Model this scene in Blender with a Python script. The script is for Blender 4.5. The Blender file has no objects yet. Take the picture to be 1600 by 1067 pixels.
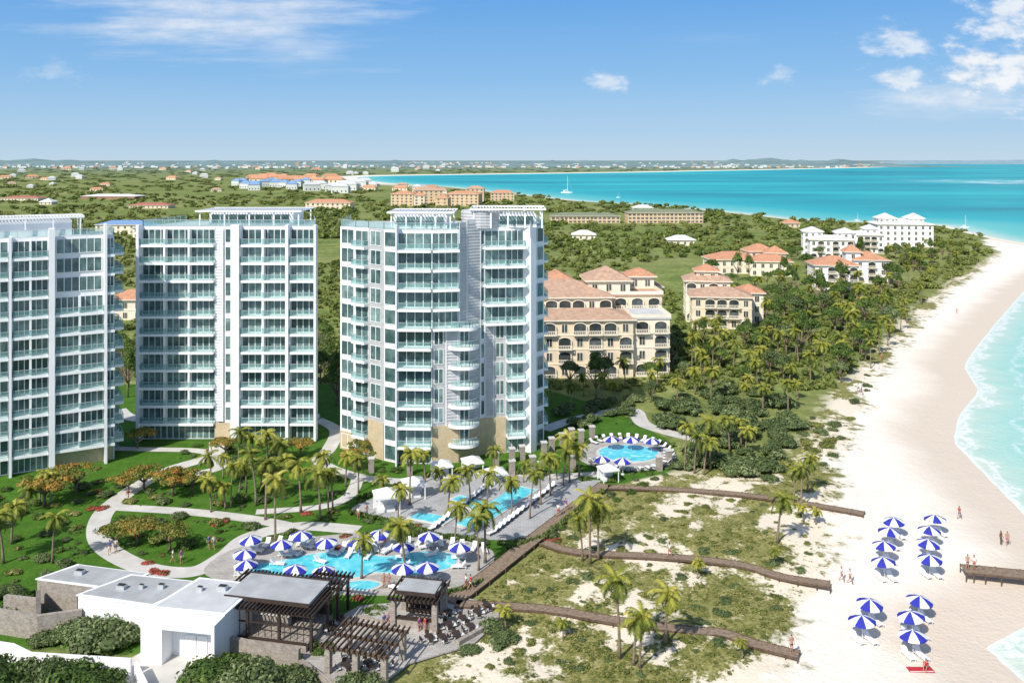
import bpy, math, random
import numpy as np
from mathutils import Vector, Matrix
rnd=random.Random(7); R=np.random.RandomState(5)
scene=bpy.context.scene; COL=scene.collection
# ---------------------------------------------------------------- layout from image pixels: camera height and focal scale
H=52.0; F=1400.0
def P(px,py,z=0.0):  # casts an image pixel onto the level plane at height z
    Y=F*(H-z)/(py-250.0); return ((px-800.0)*Y/F, Y)
def PP(l,z=0.0): return [P(a,b,z) for a,b in l]
# ---------------------------------------------------------------- materials
def nd(nt,t,ins=None,**pr):
    n=nt.nodes.new(t)
    for k,v in pr.items(): setattr(n,k,v)
    for k,v in (ins or {}).items():
        if isinstance(v,bpy.types.NodeSocket): nt.links.new(v,n.inputs[k])
        else: n.inputs[k].default_value=v
    return n
def newmat(name):
    m=bpy.data.materials.new(name); m.use_nodes=True; nt=m.node_tree
    return m,nt,nt.nodes['Principled BSDF']
def c4(c): return (c[0],c[1],c[2],1)
def ramp(nt,fac,stops):
    r=nt.nodes.new('ShaderNodeValToRGB'); e=r.color_ramp.elements
    while len(e)<len(stops): e.new(0.5)
    for i,(p,c) in enumerate(stops): e[i].position=p; e[i].color=c4(c) if not isinstance(c,(int,float)) else (c,c,c,1)
    nt.links.new(fac,r.inputs[0]); return r.outputs[0]
def noise(nt,vec,scale,detail=4,rough=.55):
    return nd(nt,'ShaderNodeTexNoise',{'Vector':vec,'Scale':scale,'Detail':detail,'Roughness':rough}).outputs['Fac']
def mixc(nt,f,a,b,mode='MIX'):
    n=nt.nodes.new('ShaderNodeMix'); n.data_type='RGBA'; n.blend_type=mode
    for i,v in ((0,f),(6,a),(7,b)):
        if isinstance(v,bpy.types.NodeSocket): nt.links.new(v,n.inputs[i])
        elif isinstance(v,(tuple,list)): n.inputs[i].default_value=c4(v)
        else: n.inputs[i].default_value=v
    return n.outputs[2]
def mth(nt,op,a,b=None,c=None,clamp=False):
    n=nt.nodes.new('ShaderNodeMath'); n.operation=op; n.use_clamp=clamp
    for i,v in enumerate((a,b,c)):
        if v is None: continue
        if isinstance(v,bpy.types.NodeSocket): nt.links.new(v,n.inputs[i])
        else: n.inputs[i].default_value=v
    return n.outputs[0]
def sstep(nt,v,lo,hi):
    n=nt.nodes.new('ShaderNodeMapRange'); n.interpolation_type='SMOOTHSTEP'
    nt.links.new(v,n.inputs[0]); n.inputs[1].default_value=lo; n.inputs[2].default_value=hi
    return n.outputs[0]
def simple(name,col,rough=.7,scale=1.2,var=.18,bump=0.0,metal=0.0,bscale=None,spec=.4):
    m,nt,b=newmat(name)
    tc=nd(nt,'ShaderNodeTexCoord').outputs['Object']
    n=noise(nt,tc,scale,5)
    lo=tuple(max(0,c*(1-var)) for c in col); hi=tuple(min(1,c*(1+var)) for c in col)
    cc=ramp(nt,n,[(.3,lo),(.7,hi)]); nt.links.new(cc,b.inputs['Base Color'])
    b.inputs['Roughness'].default_value=rough; b.inputs['Metallic'].default_value=metal
    b.inputs['Specular IOR Level'].default_value=spec
    if bump:
        n2=noise(nt,tc,bscale or scale*6,4); bb=nd(nt,'ShaderNodeBump',{'Height':n2,'Strength':bump,'Distance':.1})
        nt.links.new(bb.outputs[0],b.inputs['Normal'])
    return m
def bricky(name,c1,c2,mortar,scale,bw=.5,rh=.25,rough=.8,ms=.02,bump=.3):
    m,nt,b=newmat(name); tc=nd(nt,'ShaderNodeTexCoord').outputs['Object']
    sp=nd(nt,'ShaderNodeSeparateXYZ',{0:tc}); s=mth(nt,'ADD',sp.outputs[0],mth(nt,'MULTIPLY',sp.outputs[1],.83))
    cb=nd(nt,'ShaderNodeCombineXYZ',{0:s,1:sp.outputs[2],2:0.0})
    br=nd(nt,'ShaderNodeTexBrick',{'Vector':cb.outputs[0],'Color1':c4(c1),'Color2':c4(c2),'Mortar':c4(mortar),'Scale':scale,'Mortar Size':ms,'Brick Width':bw,'Row Height':rh})
    n=noise(nt,tc,1.5,5); col=mixc(nt,.35,br.outputs[0],ramp(nt,n,[(.3,tuple(x*.6 for x in c1)),(.7,c2)]))
    nt.links.new(col,b.inputs['Base Color']); b.inputs['Roughness'].default_value=rough
    return m
def paving(name,c1,c2,mortar,scale):
    m,nt,b=newmat(name); tc=nd(nt,'ShaderNodeNewGeometry').outputs['Position']
    br=nd(nt,'ShaderNodeTexBrick',{'Vector':tc,'Color1':c4(c1),'Color2':c4(c2),'Mortar':c4(mortar),'Scale':scale,'Mortar Size':.03,'Brick Width':.8,'Row Height':.5})
    n=noise(nt,tc,.35,6); col=mixc(nt,.5,br.outputs[0],ramp(nt,n,[(.3,tuple(x*.75 for x in c1)),(.7,c2)]))
    nt.links.new(col,b.inputs['Base Color']); b.inputs['Roughness'].default_value=.85
    return m
def leafmat(name,stops,trans=.2,rough=.6,haze=False):
    m,nt,b=newmat(name)
    at=nd(nt,'ShaderNodeAttribute',attribute_name='tint').outputs['Fac']
    oi=nd(nt,'ShaderNodeObjectInfo').outputs['Random']
    f=mth(nt,'ADD',mth(nt,'MULTIPLY',at,.75),mth(nt,'MULTIPLY',oi,.25))
    c=ramp(nt,f,stops)
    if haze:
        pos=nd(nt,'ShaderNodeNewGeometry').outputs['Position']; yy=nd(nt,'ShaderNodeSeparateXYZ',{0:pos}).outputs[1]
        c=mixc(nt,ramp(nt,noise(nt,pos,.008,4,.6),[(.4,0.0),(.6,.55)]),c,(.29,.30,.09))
        c=mixc(nt,mth(nt,'MULTIPLY',sstep(nt,yy,900.0,6500.0),.75),c,(.19,.27,.23))  # aerial haze painted into the leaf colour, growing with world Y
    nt.links.new(c,b.inputs['Base Color'])
    b.inputs['Roughness'].default_value=rough; b.inputs['Specular IOR Level'].default_value=.25
    if trans:
        tr=nd(nt,'ShaderNodeBsdfTranslucent',{0:c}); mx=nd(nt,'ShaderNodeMixShader',{0:trans,1:b.outputs[0],2:tr.outputs[0]})
        nt.links.new(mx.outputs[0],nt.nodes['Material Output'].inputs[0])
    return m
M={}
M['white']=simple('white_render',(.85,.85,.86),.6,.25,.05)
M['whitetrim']=simple('white_trim',(.89,.89,.89),.5,.5,.03)
M['cream']=simple('cream_stucco',(.77,.64,.46),.8,.3,.12)
M['cream2']=simple('pale_stucco',(.82,.74,.60),.8,.3,.10)
M['tan']=bricky('tan_stone_cladding',(.54,.43,.27),(.64,.53,.34),(.40,.32,.21),2.0)
M['grey']=bricky('grey_stone_cladding',(.44,.44,.44),(.57,.57,.57),(.32,.32,.32),1.2)
M['stone']=bricky('field_stone',(.26,.22,.185),(.47,.42,.36),(.12,.11,.10),3.0,.6,.35)
M['louver']=simple('grey_louver',(.54,.54,.55),.6,.6,.12)
M['roofgrey']=simple('grey_roof_membrane',(.40,.41,.42),.9,.4,.18)
M['rooflight']=simple('pale_roof_membrane',(.55,.56,.57),.9,.4,.13)
M['woodd']=simple('dark_timber',(.05,.034,.027),.6,3,.3)
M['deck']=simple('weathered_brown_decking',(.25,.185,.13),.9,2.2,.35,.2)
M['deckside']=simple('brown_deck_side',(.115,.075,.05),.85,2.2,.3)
M['metal']=simple('steel',(.55,.58,.59),.35,3,.1,metal=.3)
M['navy']=simple('blue_canvas',(.03,.038,.38),.8,3,.12)
M['canvas']=simple('white_canvas',(.80,.80,.80),.8,3,.04)
M['black']=simple('dark_frame',(.03,.03,.035),.5,3,.2)
M['bark']=simple('grey_bark',(.24,.18,.13),.9,4,.35,.3)
M['skin']=simple('tanned_skin',(.42,.22,.14),.6,6,.08)
M['skin2']=simple('dark_skin',(.16,.08,.05),.6,6,.08)
M['hair']=simple('brown_hair',(.04,.025,.018),.7,10,.3)
M['red']=simple('red_cloth',(.50,.03,.04),.8,6,.1)
M['cloth1']=simple('blue_cloth',(.06,.12,.38),.8,6,.1)
M['cloth2']=simple('white_cloth',(.75,.75,.72),.8,6,.05)
M['cloth3']=simple('purple_cloth',(.25,.07,.30),.8,6,.1)
M['hill']=simple('hazy_hill_scrub',(.18,.27,.27),.95,.004,.3)  # haze of distance is put into this base colour
M['hill2']=simple('distant_hazy_coast',(.26,.38,.43),.95,.004,.15)  # paler and bluer still, with thicker air haze painted in
M['tanw']=simple('ochre_stucco',(.66,.47,.29),.8,.3,.12)
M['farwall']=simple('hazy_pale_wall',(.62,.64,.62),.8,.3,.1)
def tiles(name,c,var=.3):
    m,nt,b=newmat(name); tc=nd(nt,'ShaderNodeTexCoord').outputs['Object']
    n=noise(nt,tc,.9,6,.7); col=ramp(nt,n,[(.3,tuple(x*(1-var) for x in c)),(.7,tuple(min(1,x*(1+var)) for x in c))])
    nt.links.new(col,b.inputs['Base Color']); b.inputs['Roughness'].default_value=.85
    w=nd(nt,'ShaderNodeTexWave',{'Vector':tc,'Scale':1.3,'Distortion':1.0},bands_direction='DIAGONAL')
    bb=nd(nt,'ShaderNodeBump',{'Height':w.outputs['Fac'],'Strength':.5,'Distance':.15}); nt.links.new(bb.outputs[0],b.inputs['Normal'])
    return m
M['terra']=tiles('terracotta_tiles',(.58,.29,.17)); M['terra2']=tiles('faded_terracotta_tiles',(.52,.34,.235))
M['greenroof']=tiles('grey_green_tin_roof',(.22,.25,.16),.25); M['blueroof']=tiles('blue_tin_roof',(.20,.34,.56),.2)
M['whiteroof']=tiles('white_tile_roof',(.78,.78,.78),.06); M['redroof']=tiles('dull_red_roof',(.42,.16,.11),.25)
def glassm(name,dark,light,rough=.08):
    m,nt,b=newmat(name); tc=nd(nt,'ShaderNodeNewGeometry').outputs['Position']
    n=noise(nt,tc,.55,2); oi=nd(nt,'ShaderNodeObjectInfo').outputs['Random']
    f=mth(nt,'ADD',mth(nt,'MULTIPLY',n,.8),mth(nt,'MULTIPLY',oi,.35))
    c=ramp(nt,f,[(.40,dark),(.66,tuple(a*.65+b_*.35 for a,b_ in zip(dark,light))),(.88,light)])
    nt.links.new(c,b.inputs['Base Color']); b.inputs['Roughness'].default_value=rough; b.inputs['Specular IOR Level'].default_value=.6
    return m
M['glass']=glassm('grey_green_window_glass',(.035,.08,.08),(.28,.40,.38))
M['dglass']=glassm('dark_window_glass',(.03,.04,.042),(.14,.16,.16),.15)
def railm():
    m,nt,b=newmat('clear_teal_balustrade_glass'); b.inputs['Base Color'].default_value=(.26,.46,.45,1); b.inputs['Roughness'].default_value=.1
    tr=nd(nt,'ShaderNodeBsdfTransparent',{0:(.82,.95,.94,1)}); mx=nd(nt,'ShaderNodeMixShader',{0:.36,1:tr.outputs[0],2:b.outputs[0]})
    nt.links.new(mx.outputs[0],nt.nodes['Material Output'].inputs[0]); return m
M['rail']=railm()
def poolm():
    m,nt,b=newmat('pool_water'); g=nd(nt,'ShaderNodeNewGeometry').outputs['Position']
    v=nd(nt,'ShaderNodeTexVoronoi',{'Vector':g,'Scale':1.1},feature='SMOOTH_F1').outputs['Distance']
    c=ramp(nt,v,[(.1,(.06,.55,.68)),(.5,(.13,.65,.76)),(.75,(.40,.84,.88))])
    nt.links.new(c,b.inputs['Base Color']); b.inputs['Roughness'].default_value=.06
    n=noise(nt,g,2.2,3); bb=nd(nt,'ShaderNodeBump',{'Height':n,'Strength':.25,'Distance':.1}); nt.links.new(bb.outputs[0],b.inputs['Normal']); return m
M['pool']=poolm(); M['tile']=simple('pool_coping_stone',(.60,.58,.54),.8,1,.08)
M['pave']=paving('stone_paving',(.37,.35,.32),(.55,.52,.48),(.22,.21,.20),1.1)
M['pave2']=paving('grey_paving',(.36,.36,.36),(.49,.49,.49),(.22,.22,.22),1.0)
M['path']=simple('concrete_path',(.58,.56,.52),.9,.4,.14)
M['palm']=leafmat('palm_frond',[(0,(.05,.065,.015)),(.4,(.16,.20,.035)),(.7,(.39,.39,.06)),(1,(.62,.55,.14))],.3)
M['leaf']=leafmat('broad_leaf',[(0,(.03,.06,.013)),(.5,(.09,.155,.03)),(1,(.26,.33,.085))],.2)
M['leafd']=leafmat('grey_green_leaf',[(0,(.045,.07,.025)),(.5,(.125,.175,.062)),(1,(.33,.38,.18))],.2)
M['leafo']=leafmat('orange_flowering_leaf',[(0,(.06,.09,.018)),(.48,(.19,.23,.045)),(.66,(.38,.28,.06)),(1,(.70,.22,.05))],.22)
M['leafr']=leafmat('red_blossom',[(0,(.03,.06,.015)),(.46,(.10,.14,.03)),(.58,(.52,.06,.06)),(1,(.72,.20,.18))],.15)
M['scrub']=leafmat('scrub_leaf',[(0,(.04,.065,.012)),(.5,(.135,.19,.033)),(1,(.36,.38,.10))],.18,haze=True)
M['tuft']=leafmat('dune_leaf',[(0,(.065,.085,.02)),(.5,(.19,.215,.05)),(1,(.46,.43,.17))],.18)
# ---------------------------------------------------------------- mesh builder
class MB:
    def __init__(s): s.v=[];s.f=[];s.m=[]
    def face(s,pts,m=0):
        i=len(s.v); s.v+= [tuple(p) for p in pts]; s.f.append(list(range(i,i+len(pts)))); s.m.append(m)
    def prism(s,poly,z0,z1,m=0,mt=None,bottom=True):
        a=sum(poly[i][0]*poly[(i+1)%len(poly)][1]-poly[(i+1)%len(poly)][0]*poly[i][1] for i in range(len(poly)))
        if a<0: poly=poly[::-1]
        n=len(poly); i=len(s.v); s.v+=[(p[0],p[1],z0) for p in poly]+[(p[0],p[1],z1) for p in poly]
        for k in range(n):
            s.f.append([i+k,i+(k+1)%n,i+n+(k+1)%n,i+n+k]); s.m.append(m)
        s.f.append([i+n+k for k in range(n)]); s.m.append(m if mt is None else mt)
        if bottom: s.f.append([i+k for k in range(n)][::-1]); s.m.append(m)
    def box(s,x0,x1,y0,y1,z0,z1,m=0,mt=None): s.prism([(x0,y0),(x1,y0),(x1,y1),(x0,y1)],z0,z1,m,mt)
    def tube(s,pts,rads,n=8,m=0,cap=True):
        i0=len(s.v); pts=[Vector(p) for p in pts]
        for k,p in enumerate(pts):
            d=(pts[min(k+1,len(pts)-1)]-pts[max(k-1,0)]).normalized()
            a=Vector((0,1,0)) if abs(d.y)<.9 else Vector((1,0,0)); u=d.cross(a).normalized(); w=d.cross(u)
            for j in range(n):
                t=2*math.pi*j/n; s.v.append(tuple(p+(u*math.cos(t)+w*math.sin(t))*rads[k]))
        for k in range(len(pts)-1):
            for j in range(n):
                a=i0+k*n+j; b=i0+k*n+(j+1)%n; s.f.append([a,b,b+n,a+n]); s.m.append(m)
        if cap:
            s.f.append([i0+j for j in range(n)][::-1]); s.m.append(m)
            s.f.append([i0+(len(pts)-1)*n+j for j in range(n)]); s.m.append(m)
    def mesh(s,name,mats,smooth=False):
        me=bpy.data.meshes.new(name); me.from_pydata(s.v,[],s.f)
        for k in mats: me.materials.append(M[k] if isinstance(k,str) else k)
        me.polygons.foreach_set('material_index',s.m)
        if smooth: me.polygons.foreach_set('use_smooth',[True]*len(s.f))
        me.update(); return me
def link(o): COL.objects.link(o); return o
def thing(name,label,cat,loc=(0,0,0),rot=0,group=None,kind=None,mesh=None,scale=1):
    o=bpy.data.objects.new(name,mesh); o.location=loc; o.rotation_euler=(0,0,rot); o.scale=(scale,)*3 if isinstance(scale,(int,float)) else scale
    if mesh is None: o.empty_display_size=.5
    if kind: o['kind']=kind
    o['label']=label; o['category']=cat
    if group: o['group']=group
    return link(o)
def part(name,mesh,parent,loc=(0,0,0),rot=0,scale=(1,1,1),label=None):
    o=bpy.data.objects.new(name,mesh); o.parent=parent; o.location=loc; o.rotation_euler=(0,0,rot); o.scale=scale
    if label: o['label']=label
    return link(o)
def copy_thing(root,loc,rot=None,scale=None,label=None):
    def rec(o,par):
        c=o.copy(); c.parent=par; COL.objects.link(c)
        for k in o.children: rec(k,c)
        return c
    c=rec(root,None); c.location=loc
    if rot is not None: c.rotation_euler=(0,0,rot)
    if scale is not None: c.scale=(scale,)*3 if isinstance(scale,(int,float)) else scale
    if label: c['label']=label
    return c
def trimesh(name,V,Fc,mats,tint=None,mi=None):
    me=bpy.data.meshes.new(name); nv=len(V); nf=len(Fc)
    me.vertices.add(nv); me.vertices.foreach_set('co',np.ascontiguousarray(V,dtype=np.float32).ravel())
    me.loops.add(nf*3); me.loops.foreach_set('vertex_index',np.ascontiguousarray(Fc,dtype=np.int32).ravel())
    me.polygons.add(nf); me.polygons.foreach_set('loop_start',np.arange(0,nf*3,3,dtype=np.int32))
    for k in mats: me.materials.append(M[k])
    if mi is not None: me.polygons.foreach_set('material_index',np.asarray(mi,dtype=np.int32))
    if tint is not None:
        a=me.attributes.new('tint','FLOAT','POINT'); a.data.foreach_set('value',np.asarray(tint,dtype=np.float32))
    me.update(calc_edges=True); return me
# ---------------------------------------------------------------- coast geometry
SEA=PP([(1700,1200),(1600,1062),(1540,1012),(1640,960),(1720,890),(1640,845),(1595,797),(1550,752),(1490,690),(1498,650),(1530,612),(1506,572),(1524,545),(1556,505),(1600,455),(1650,420),(1690,400),(1650,388),(1600,380),(1560,373),(1520,364),(1475,352),(1390,348),(1290,346),(1240,343),(1170,335),(1100,328),(1000,320),(900,314),(830,306),(760,299),(700,292),(600,286),(562,281),(556,277),(600,275),(700,273.5),(850,271.5),(1000,269.5),(1095,267.5),(1200,265.5),(1400,261),(1416,251.5),(2400,251.5),(4200,251.5)],-1.0)+[(400,20)]
BEACH=PP([(1180,1200),(1200,1100),(1222,1020),(1262,935),(1285,890),(1288,800),(1315,745),(1300,700),(1340,645),(1350,595),(1392,560),(1440,500),(1482,460),(1540,415),(1562,395),(1540,380),(1535,372)])+PP([(1700,360),(1900,500),(2100,700),(2100,1200)])
DUNE=PP([(930,758),(1020,740),(1200,740),(1260,690),(1300,620),(1360,560),(1420,490),(1480,445),(1560,395),(1600,395),(1500,560),(1420,700),(1420,900),(1330,1200),(560,1200),(640,1040),(720,1015),(735,945),(850,850)])
LAWN=PP([(-400,1150),(60,1010),(300,1030),(560,950),(700,930),(800,870),(935,765),(1060,735),(1050,690),(960,640),(860,610),(560,600),(200,600),(-400,640)])
def sdist(x,y,poly):
    x=np.asarray(x,float);y=np.asarray(y,float); best=np.full(x.shape,1e18); ins=np.zeros(x.shape,bool); n=len(poly)
    for i in range(n):
        ax,ay=poly[i]; bx,by=poly[(i+1)%n]; dx,dy=bx-ax,by-ay; L=dx*dx+dy*dy+1e-12
        t=np.clip(((x-ax)*dx+(y-ay)*dy)/L,0,1); d=(x-ax-t*dx)**2+(y-ay-t*dy)**2; best=np.minimum(best,d)
        c=((ay>y)!=(by>y)); xi=ax+(y-ay)/(dy if abs(dy)>1e-12 else 1e-12)*dx; ins^=c&(x<xi)
    d=np.sqrt(best); return np.where(ins,d,-d)
def landz(x,y,dc,du):
    z=np.where(dc>0,np.clip(-1+dc*.04,-1,0),np.clip(-1+dc*.06,-4,-1))
    k=np.clip(du/8,0,1)*np.clip((dc-15)/15,0,1)*(y<400)
    return z+k*.22*(1+np.sin(x*.21+.6*np.sin(y*.13))*np.sin(y*.17+1.3)+.5*np.sin(x*.5+y*.37))
def gz(x,y):
    x=np.array([x]);y=np.array([y]); return float(landz(x,y,-sdist(x,y,SEA),sdist(x,y,DUNE))[0])
NR,NC=340,280
ys=20*(60000/20)**(np.arange(NR)/(NR-1)); tt=np.linspace(-1,1,NC)
GY=np.repeat(ys[:,None],NC,1); GX=tt[None,:]*(60+ys[:,None]*.95)
x=GX.ravel(); y=GY.ravel()
dc=-sdist(x,y,SEA); db=sdist(x,y,BEACH); du=sdist(x,y,DUNE); dl=sdist(x,y,LAWN)
z=landz(x,y,dc,du)
ii=np.arange(NR*NC).reshape(NR,NC)
q=np.stack([ii[:-1,:-1],ii[:-1,1:],ii[1:,1:],ii[1:,:-1]],-1).reshape(-1,4)
tri=np.concatenate([q[:,[0,1,2]],q[:,[0,2,3]]])
def attr(me,n,v): a=me.attributes.new(n,'FLOAT','POINT'); a.data.foreach_set('value',v.astype(np.float32))
# cover pattern shared by the ground colour and the scattered dune plants
def coverf(X,Y):
    a=np.sin(X*.23+1.7*np.sin(Y*.11))*np.sin(Y*.19+1.3*np.sin(X*.09)); b=np.sin(X*.61+1.1*np.sin(Y*.37)+1.0)*np.sin(Y*.53+.9*np.sin(X*.29)); c_=np.sin(X*1.37+Y*.4)*np.sin(Y*1.13-X*.5)
    return .5+.22*a+.17*b+.09*c_
# ground material
def groundmat():
    m,nt,b=newmat('island_ground'); pos=nd(nt,'ShaderNodeNewGeometry').outputs['Position']
    A=lambda n: nd(nt,'ShaderNodeAttribute',attribute_name=n).outputs['Fac']
    dc,db,du,dl,cva=A('coast'),A('beach'),A('dune'),A('lawn'),A('cover')
    nb=noise(nt,pos,.07,6,.6); nm=noise(nt,pos,.45,5,.6); nf=noise(nt,pos,3.0,4,.6); nh=noise(nt,pos,.006,4,.6)
    sand=mixc(nt,nm,(.84,.765,.655),(.93,.88,.79)); sand=mixc(nt,ramp(nt,nf,[(.35,.30),(.6,0.0)]),sand,(.74,.66,.55))
    wetf=sstep(nt,mth(nt,'ADD',dc,mth(nt,'MULTIPLY',nb,-9.0)),11.0,1.0); 
    sand=mixc(nt,wetf,sand,(.68,.585,.48))
    scr=ramp(nt,mth(nt,'ADD',mth(nt,'MULTIPLY',nb,.5),mth(nt,'MULTIPLY',nm,.5)),[(.32,(.06,.095,.022)),(.48,(.15,.20,.05)),(.6,(.27,.30,.09)),(.72,(.50,.44,.27))])
    scr=mixc(nt,ramp(nt,nh,[(.45,0.0),(.62,.55)]),scr,(.32,.32,.13))
    cov=mth(nt,'ADD',mth(nt,'MULTIPLY',cva,.45),mth(nt,'ADD',mth(nt,'MULTIPLY',nm,.40),mth(nt,'MULTIPLY',nf,.15)))
    edge=mth(nt,'MULTIPLY',sstep(nt,db,-9.0,2.0),.06)
    cov=mth(nt,'ADD',cov,edge)
    dgreen=ramp(nt,mth(nt,'ADD',mth(nt,'MULTIPLY',nf,.6),mth(nt,'MULTIPLY',nm,.4)),[(.34,(.09,.10,.03)),(.47,(.20,.205,.06)),(.57,(.33,.295,.12)),(.70,(.50,.43,.25))])
    dun=mixc(nt,sstep(nt,cov,.51,.575),dgreen,mixc(nt,nf,(.70,.60,.45),(.89,.81,.67)))
    lawn=ramp(nt,mth(nt,'ADD',mth(nt,'MULTIPLY',nf,.5),mth(nt,'MULTIPLY',nm,.5)),[(.3,(.032,.092,.009)),(.5,(.06,.15,.015)),(.7,(.115,.215,.032))])
    c=mixc(nt,sstep(nt,du,-4.0,2.0),scr,dun); c=mixc(nt,sstep(nt,dl,-.6,.6),c,lawn)
    jit=mth(nt,'MULTIPLY',mth(nt,'ADD',mth(nt,'ADD',mth(nt,'MULTIPLY',nb,.6),mth(nt,'MULTIPLY',nm,.4)),-.5),30.0)
    c=mixc(nt,sstep(nt,mth(nt,'ADD',db,jit),-1.5,2.0),c,sand)
    yy=nd(nt,'ShaderNodeSeparateXYZ',{0:pos}).outputs[1]
    c=mixc(nt,sstep(nt,yy,1500.0,9000.0),c,(.19,.27,.25))  # distance haze painted into the far ground colour by world Y
    far=mth(nt,'MULTIPLY',sstep(nt,dc,110.0,50.0),sstep(nt,yy,1500.0,2200.0)); c=mixc(nt,far,c,(.90,.85,.74))
    far2=mth(nt,'MULTIPLY',sstep(nt,dc,9.0,3.0),sstep(nt,yy,500.0,560.0)); c=mixc(nt,far2,c,(.84,.77,.65))
    nt.links.new(c,b.inputs['Base Color']); b.inputs['Roughness'].default_value=.95; b.inputs['Specular IOR Level'].default_value=.15
    vo=nd(nt,'ShaderNodeTexVoronoi',{'Vector':pos,'Scale':1.7}).outputs['Distance']
    bh=mth(nt,'ADD',mth(nt,'ADD',nf,mth(nt,'MULTIPLY',nm,2.0)),mth(nt,'MULTIPLY',vo,.7)); bb=nd(nt,'ShaderNodeBump',{'Height':bh,'Strength':.5,'Distance':.12}); nt.links.new(bb.outputs[0],b.inputs['Normal'])
    return m
M['ground']=groundmat()
gme=trimesh('ground',np.stack([x,y,z],1),tri,['ground'])
for n_,v_ in (('coast',dc),('beach',db),('dune',du),('lawn',dl),('cover',np.where(y<450,coverf(x,y),.5))): attr(gme,n_,v_)
gme.polygons.foreach_set('use_smooth',[True]*len(tri))
thing('ground','sandy island ground with lawn, scrub and white beach','ground',kind='structure',mesh=gme)
def seamat():
    m,nt,b=newmat('turquoise_sea'); pos=nd(nt,'ShaderNodeNewGeometry').outputs['Position']
    dc=nd(nt,'ShaderNodeAttribute',attribute_name='coast').outputs['Fac']
    d=mth(nt,'MULTIPLY',dc,-1.0)
    st=nd(nt,'ShaderNodeMapping',{'Vector':pos,'Scale':(.25,1,1)}).outputs[0]
    nb=noise(nt,st,.004,6,.65); nm=noise(nt,pos,.12,5,.6); nf=noise(nt,pos,.9,5,.65)
    dd=mth(nt,'ADD',d,mth(nt,'MULTIPLY',mth(nt,'ADD',nm,-.5),14.0))
    shallow=ramp(nt,mth(nt,'DIVIDE',dd,120.0),[(0,(.62,.70,.58)),(.06,(.42,.67,.58)),(.22,(.14,.55,.50)),(.9,(.014,.42,.44))])
    deep=ramp(nt,nb,[(.34,(.002,.17,.22)),(.47,(.003,.32,.35)),(.56,(.008,.43,.44)),(.68,(.03,.53,.50))])
    c=mixc(nt,sstep(nt,d,60.0,300.0),shallow,deep)
    f1=sstep(nt,mth(nt,'ABSOLUTE',mth(nt,'ADD',dd,-1.6)),2.0,0.4)
    f2=sstep(nt,mth(nt,'ABSOLUTE',mth(nt,'ADD',dd,-11.0)),1.4,0.2); f3=sstep(nt,mth(nt,'ABSOLUTE',mth(nt,'ADD',dd,-23.0)),1.2,0.2)
    fo=mth(nt,'MAXIMUM',f1,mth(nt,'MULTIPLY',mth(nt,'MAXIMUM',f2,f3),.55))
    fo=mth(nt,'MULTIPLY',fo,sstep(nt,nf,.38,.62)); edge=sstep(nt,d,1.0,0.0); fo=mth(nt,'MAXIMUM',fo,mth(nt,'MULTIPLY',edge,.7))
    sp=nd(nt,'ShaderNodeSeparateXYZ',{0:pos}); rx=sstep(nt,sp.outputs[0],930.0,1150.0); ry=sstep(nt,mth(nt,'ABSOLUTE',mth(nt,'ADD',sp.outputs[1],-2150.0)),330.0,30.0)
    st2=nd(nt,'ShaderNodeMapping',{'Vector':pos,'Scale':(.3,1,1)}).outputs[0]
    reef=mth(nt,'MULTIPLY',mth(nt,'MULTIPLY',rx,ry),sstep(nt,noise(nt,st2,.035,5,.75),.49,.57))
    fo=mth(nt,'MAXIMUM',mth(nt,'MULTIPLY',fo,sstep(nt,sp.outputs[1],600.0,400.0)),reef)
    c=mixc(nt,fo,c,(.88,.90,.90)); nt.links.new(c,b.inputs['Base Color'])
    b.inputs['Roughness'].default_value=.35; b.inputs['Specular IOR Level'].default_value=.18
    bh=mth(nt,'ADD',nf,mth(nt,'MULTIPLY',nm,2.5)); bb=nd(nt,'ShaderNodeBump',{'Height':bh,'Strength':.5,'Distance':.3}); nt.links.new(bb.outputs[0],b.inputs['Normal'])
    return m
M['sea']=seamat()
keep=(dc[tri].min(1)<10); st=tri[keep]; used=np.unique(st); remap=np.full(len(x),-1); remap[used]=np.arange(len(used))
sme=trimesh('sea',np.stack([x[used],y[used],np.full(len(used),-1.0)],1),remap[st],['sea']); attr(sme,'coast',dc[used])
thing('sea','turquoise sea with foam breaking on the beach','sea',kind='structure',mesh=sme)
# ---------------------------------------------------------------- hills on the horizon
def hills(name,pxa,pxb,Y,prof,mat='hill'):
    n=200; V=[];Fc=[]
    for r,(yy,k) in enumerate(((Y*.82,0),(Y*.92,.6),(Y,1),(Y*1.15,0))):
        for i in range(n):
            px=pxa+(pxb-pxa)*i/(n-1); X=(px-800)*Y/F
            h=prof(px)*k*(1+.14*math.sin(px*.11+r)+.10*math.sin(px*.31+2*r)+.06*math.sin(px*.83))
            V.append((X,yy,h-1.2))
    for r in range(3):
        for i in range(n-1):
            a=r*n+i; Fc+= [(a,a+1,a+n+1),(a,a+n+1,a+n)]
    me=trimesh(name,np.array(V),np.array(Fc),[mat]); me.polygons.foreach_set('use_smooth',[True]*len(Fc))
    return thing(name,'low hazy green hills along the far shore','hills',kind='structure',mesh=me)
def bump(px,c,w): return math.exp(-((px-c)/w)**2)
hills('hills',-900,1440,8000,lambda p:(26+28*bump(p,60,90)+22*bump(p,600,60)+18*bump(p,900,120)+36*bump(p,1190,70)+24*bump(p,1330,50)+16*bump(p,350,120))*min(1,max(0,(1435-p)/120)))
hills('hills',1340,2400,13000,lambda p:(34+8*math.sin(p*.013)+6*math.sin(p*.041))*min(1,max(0,(p-1340)/60)),'hill2')
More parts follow.
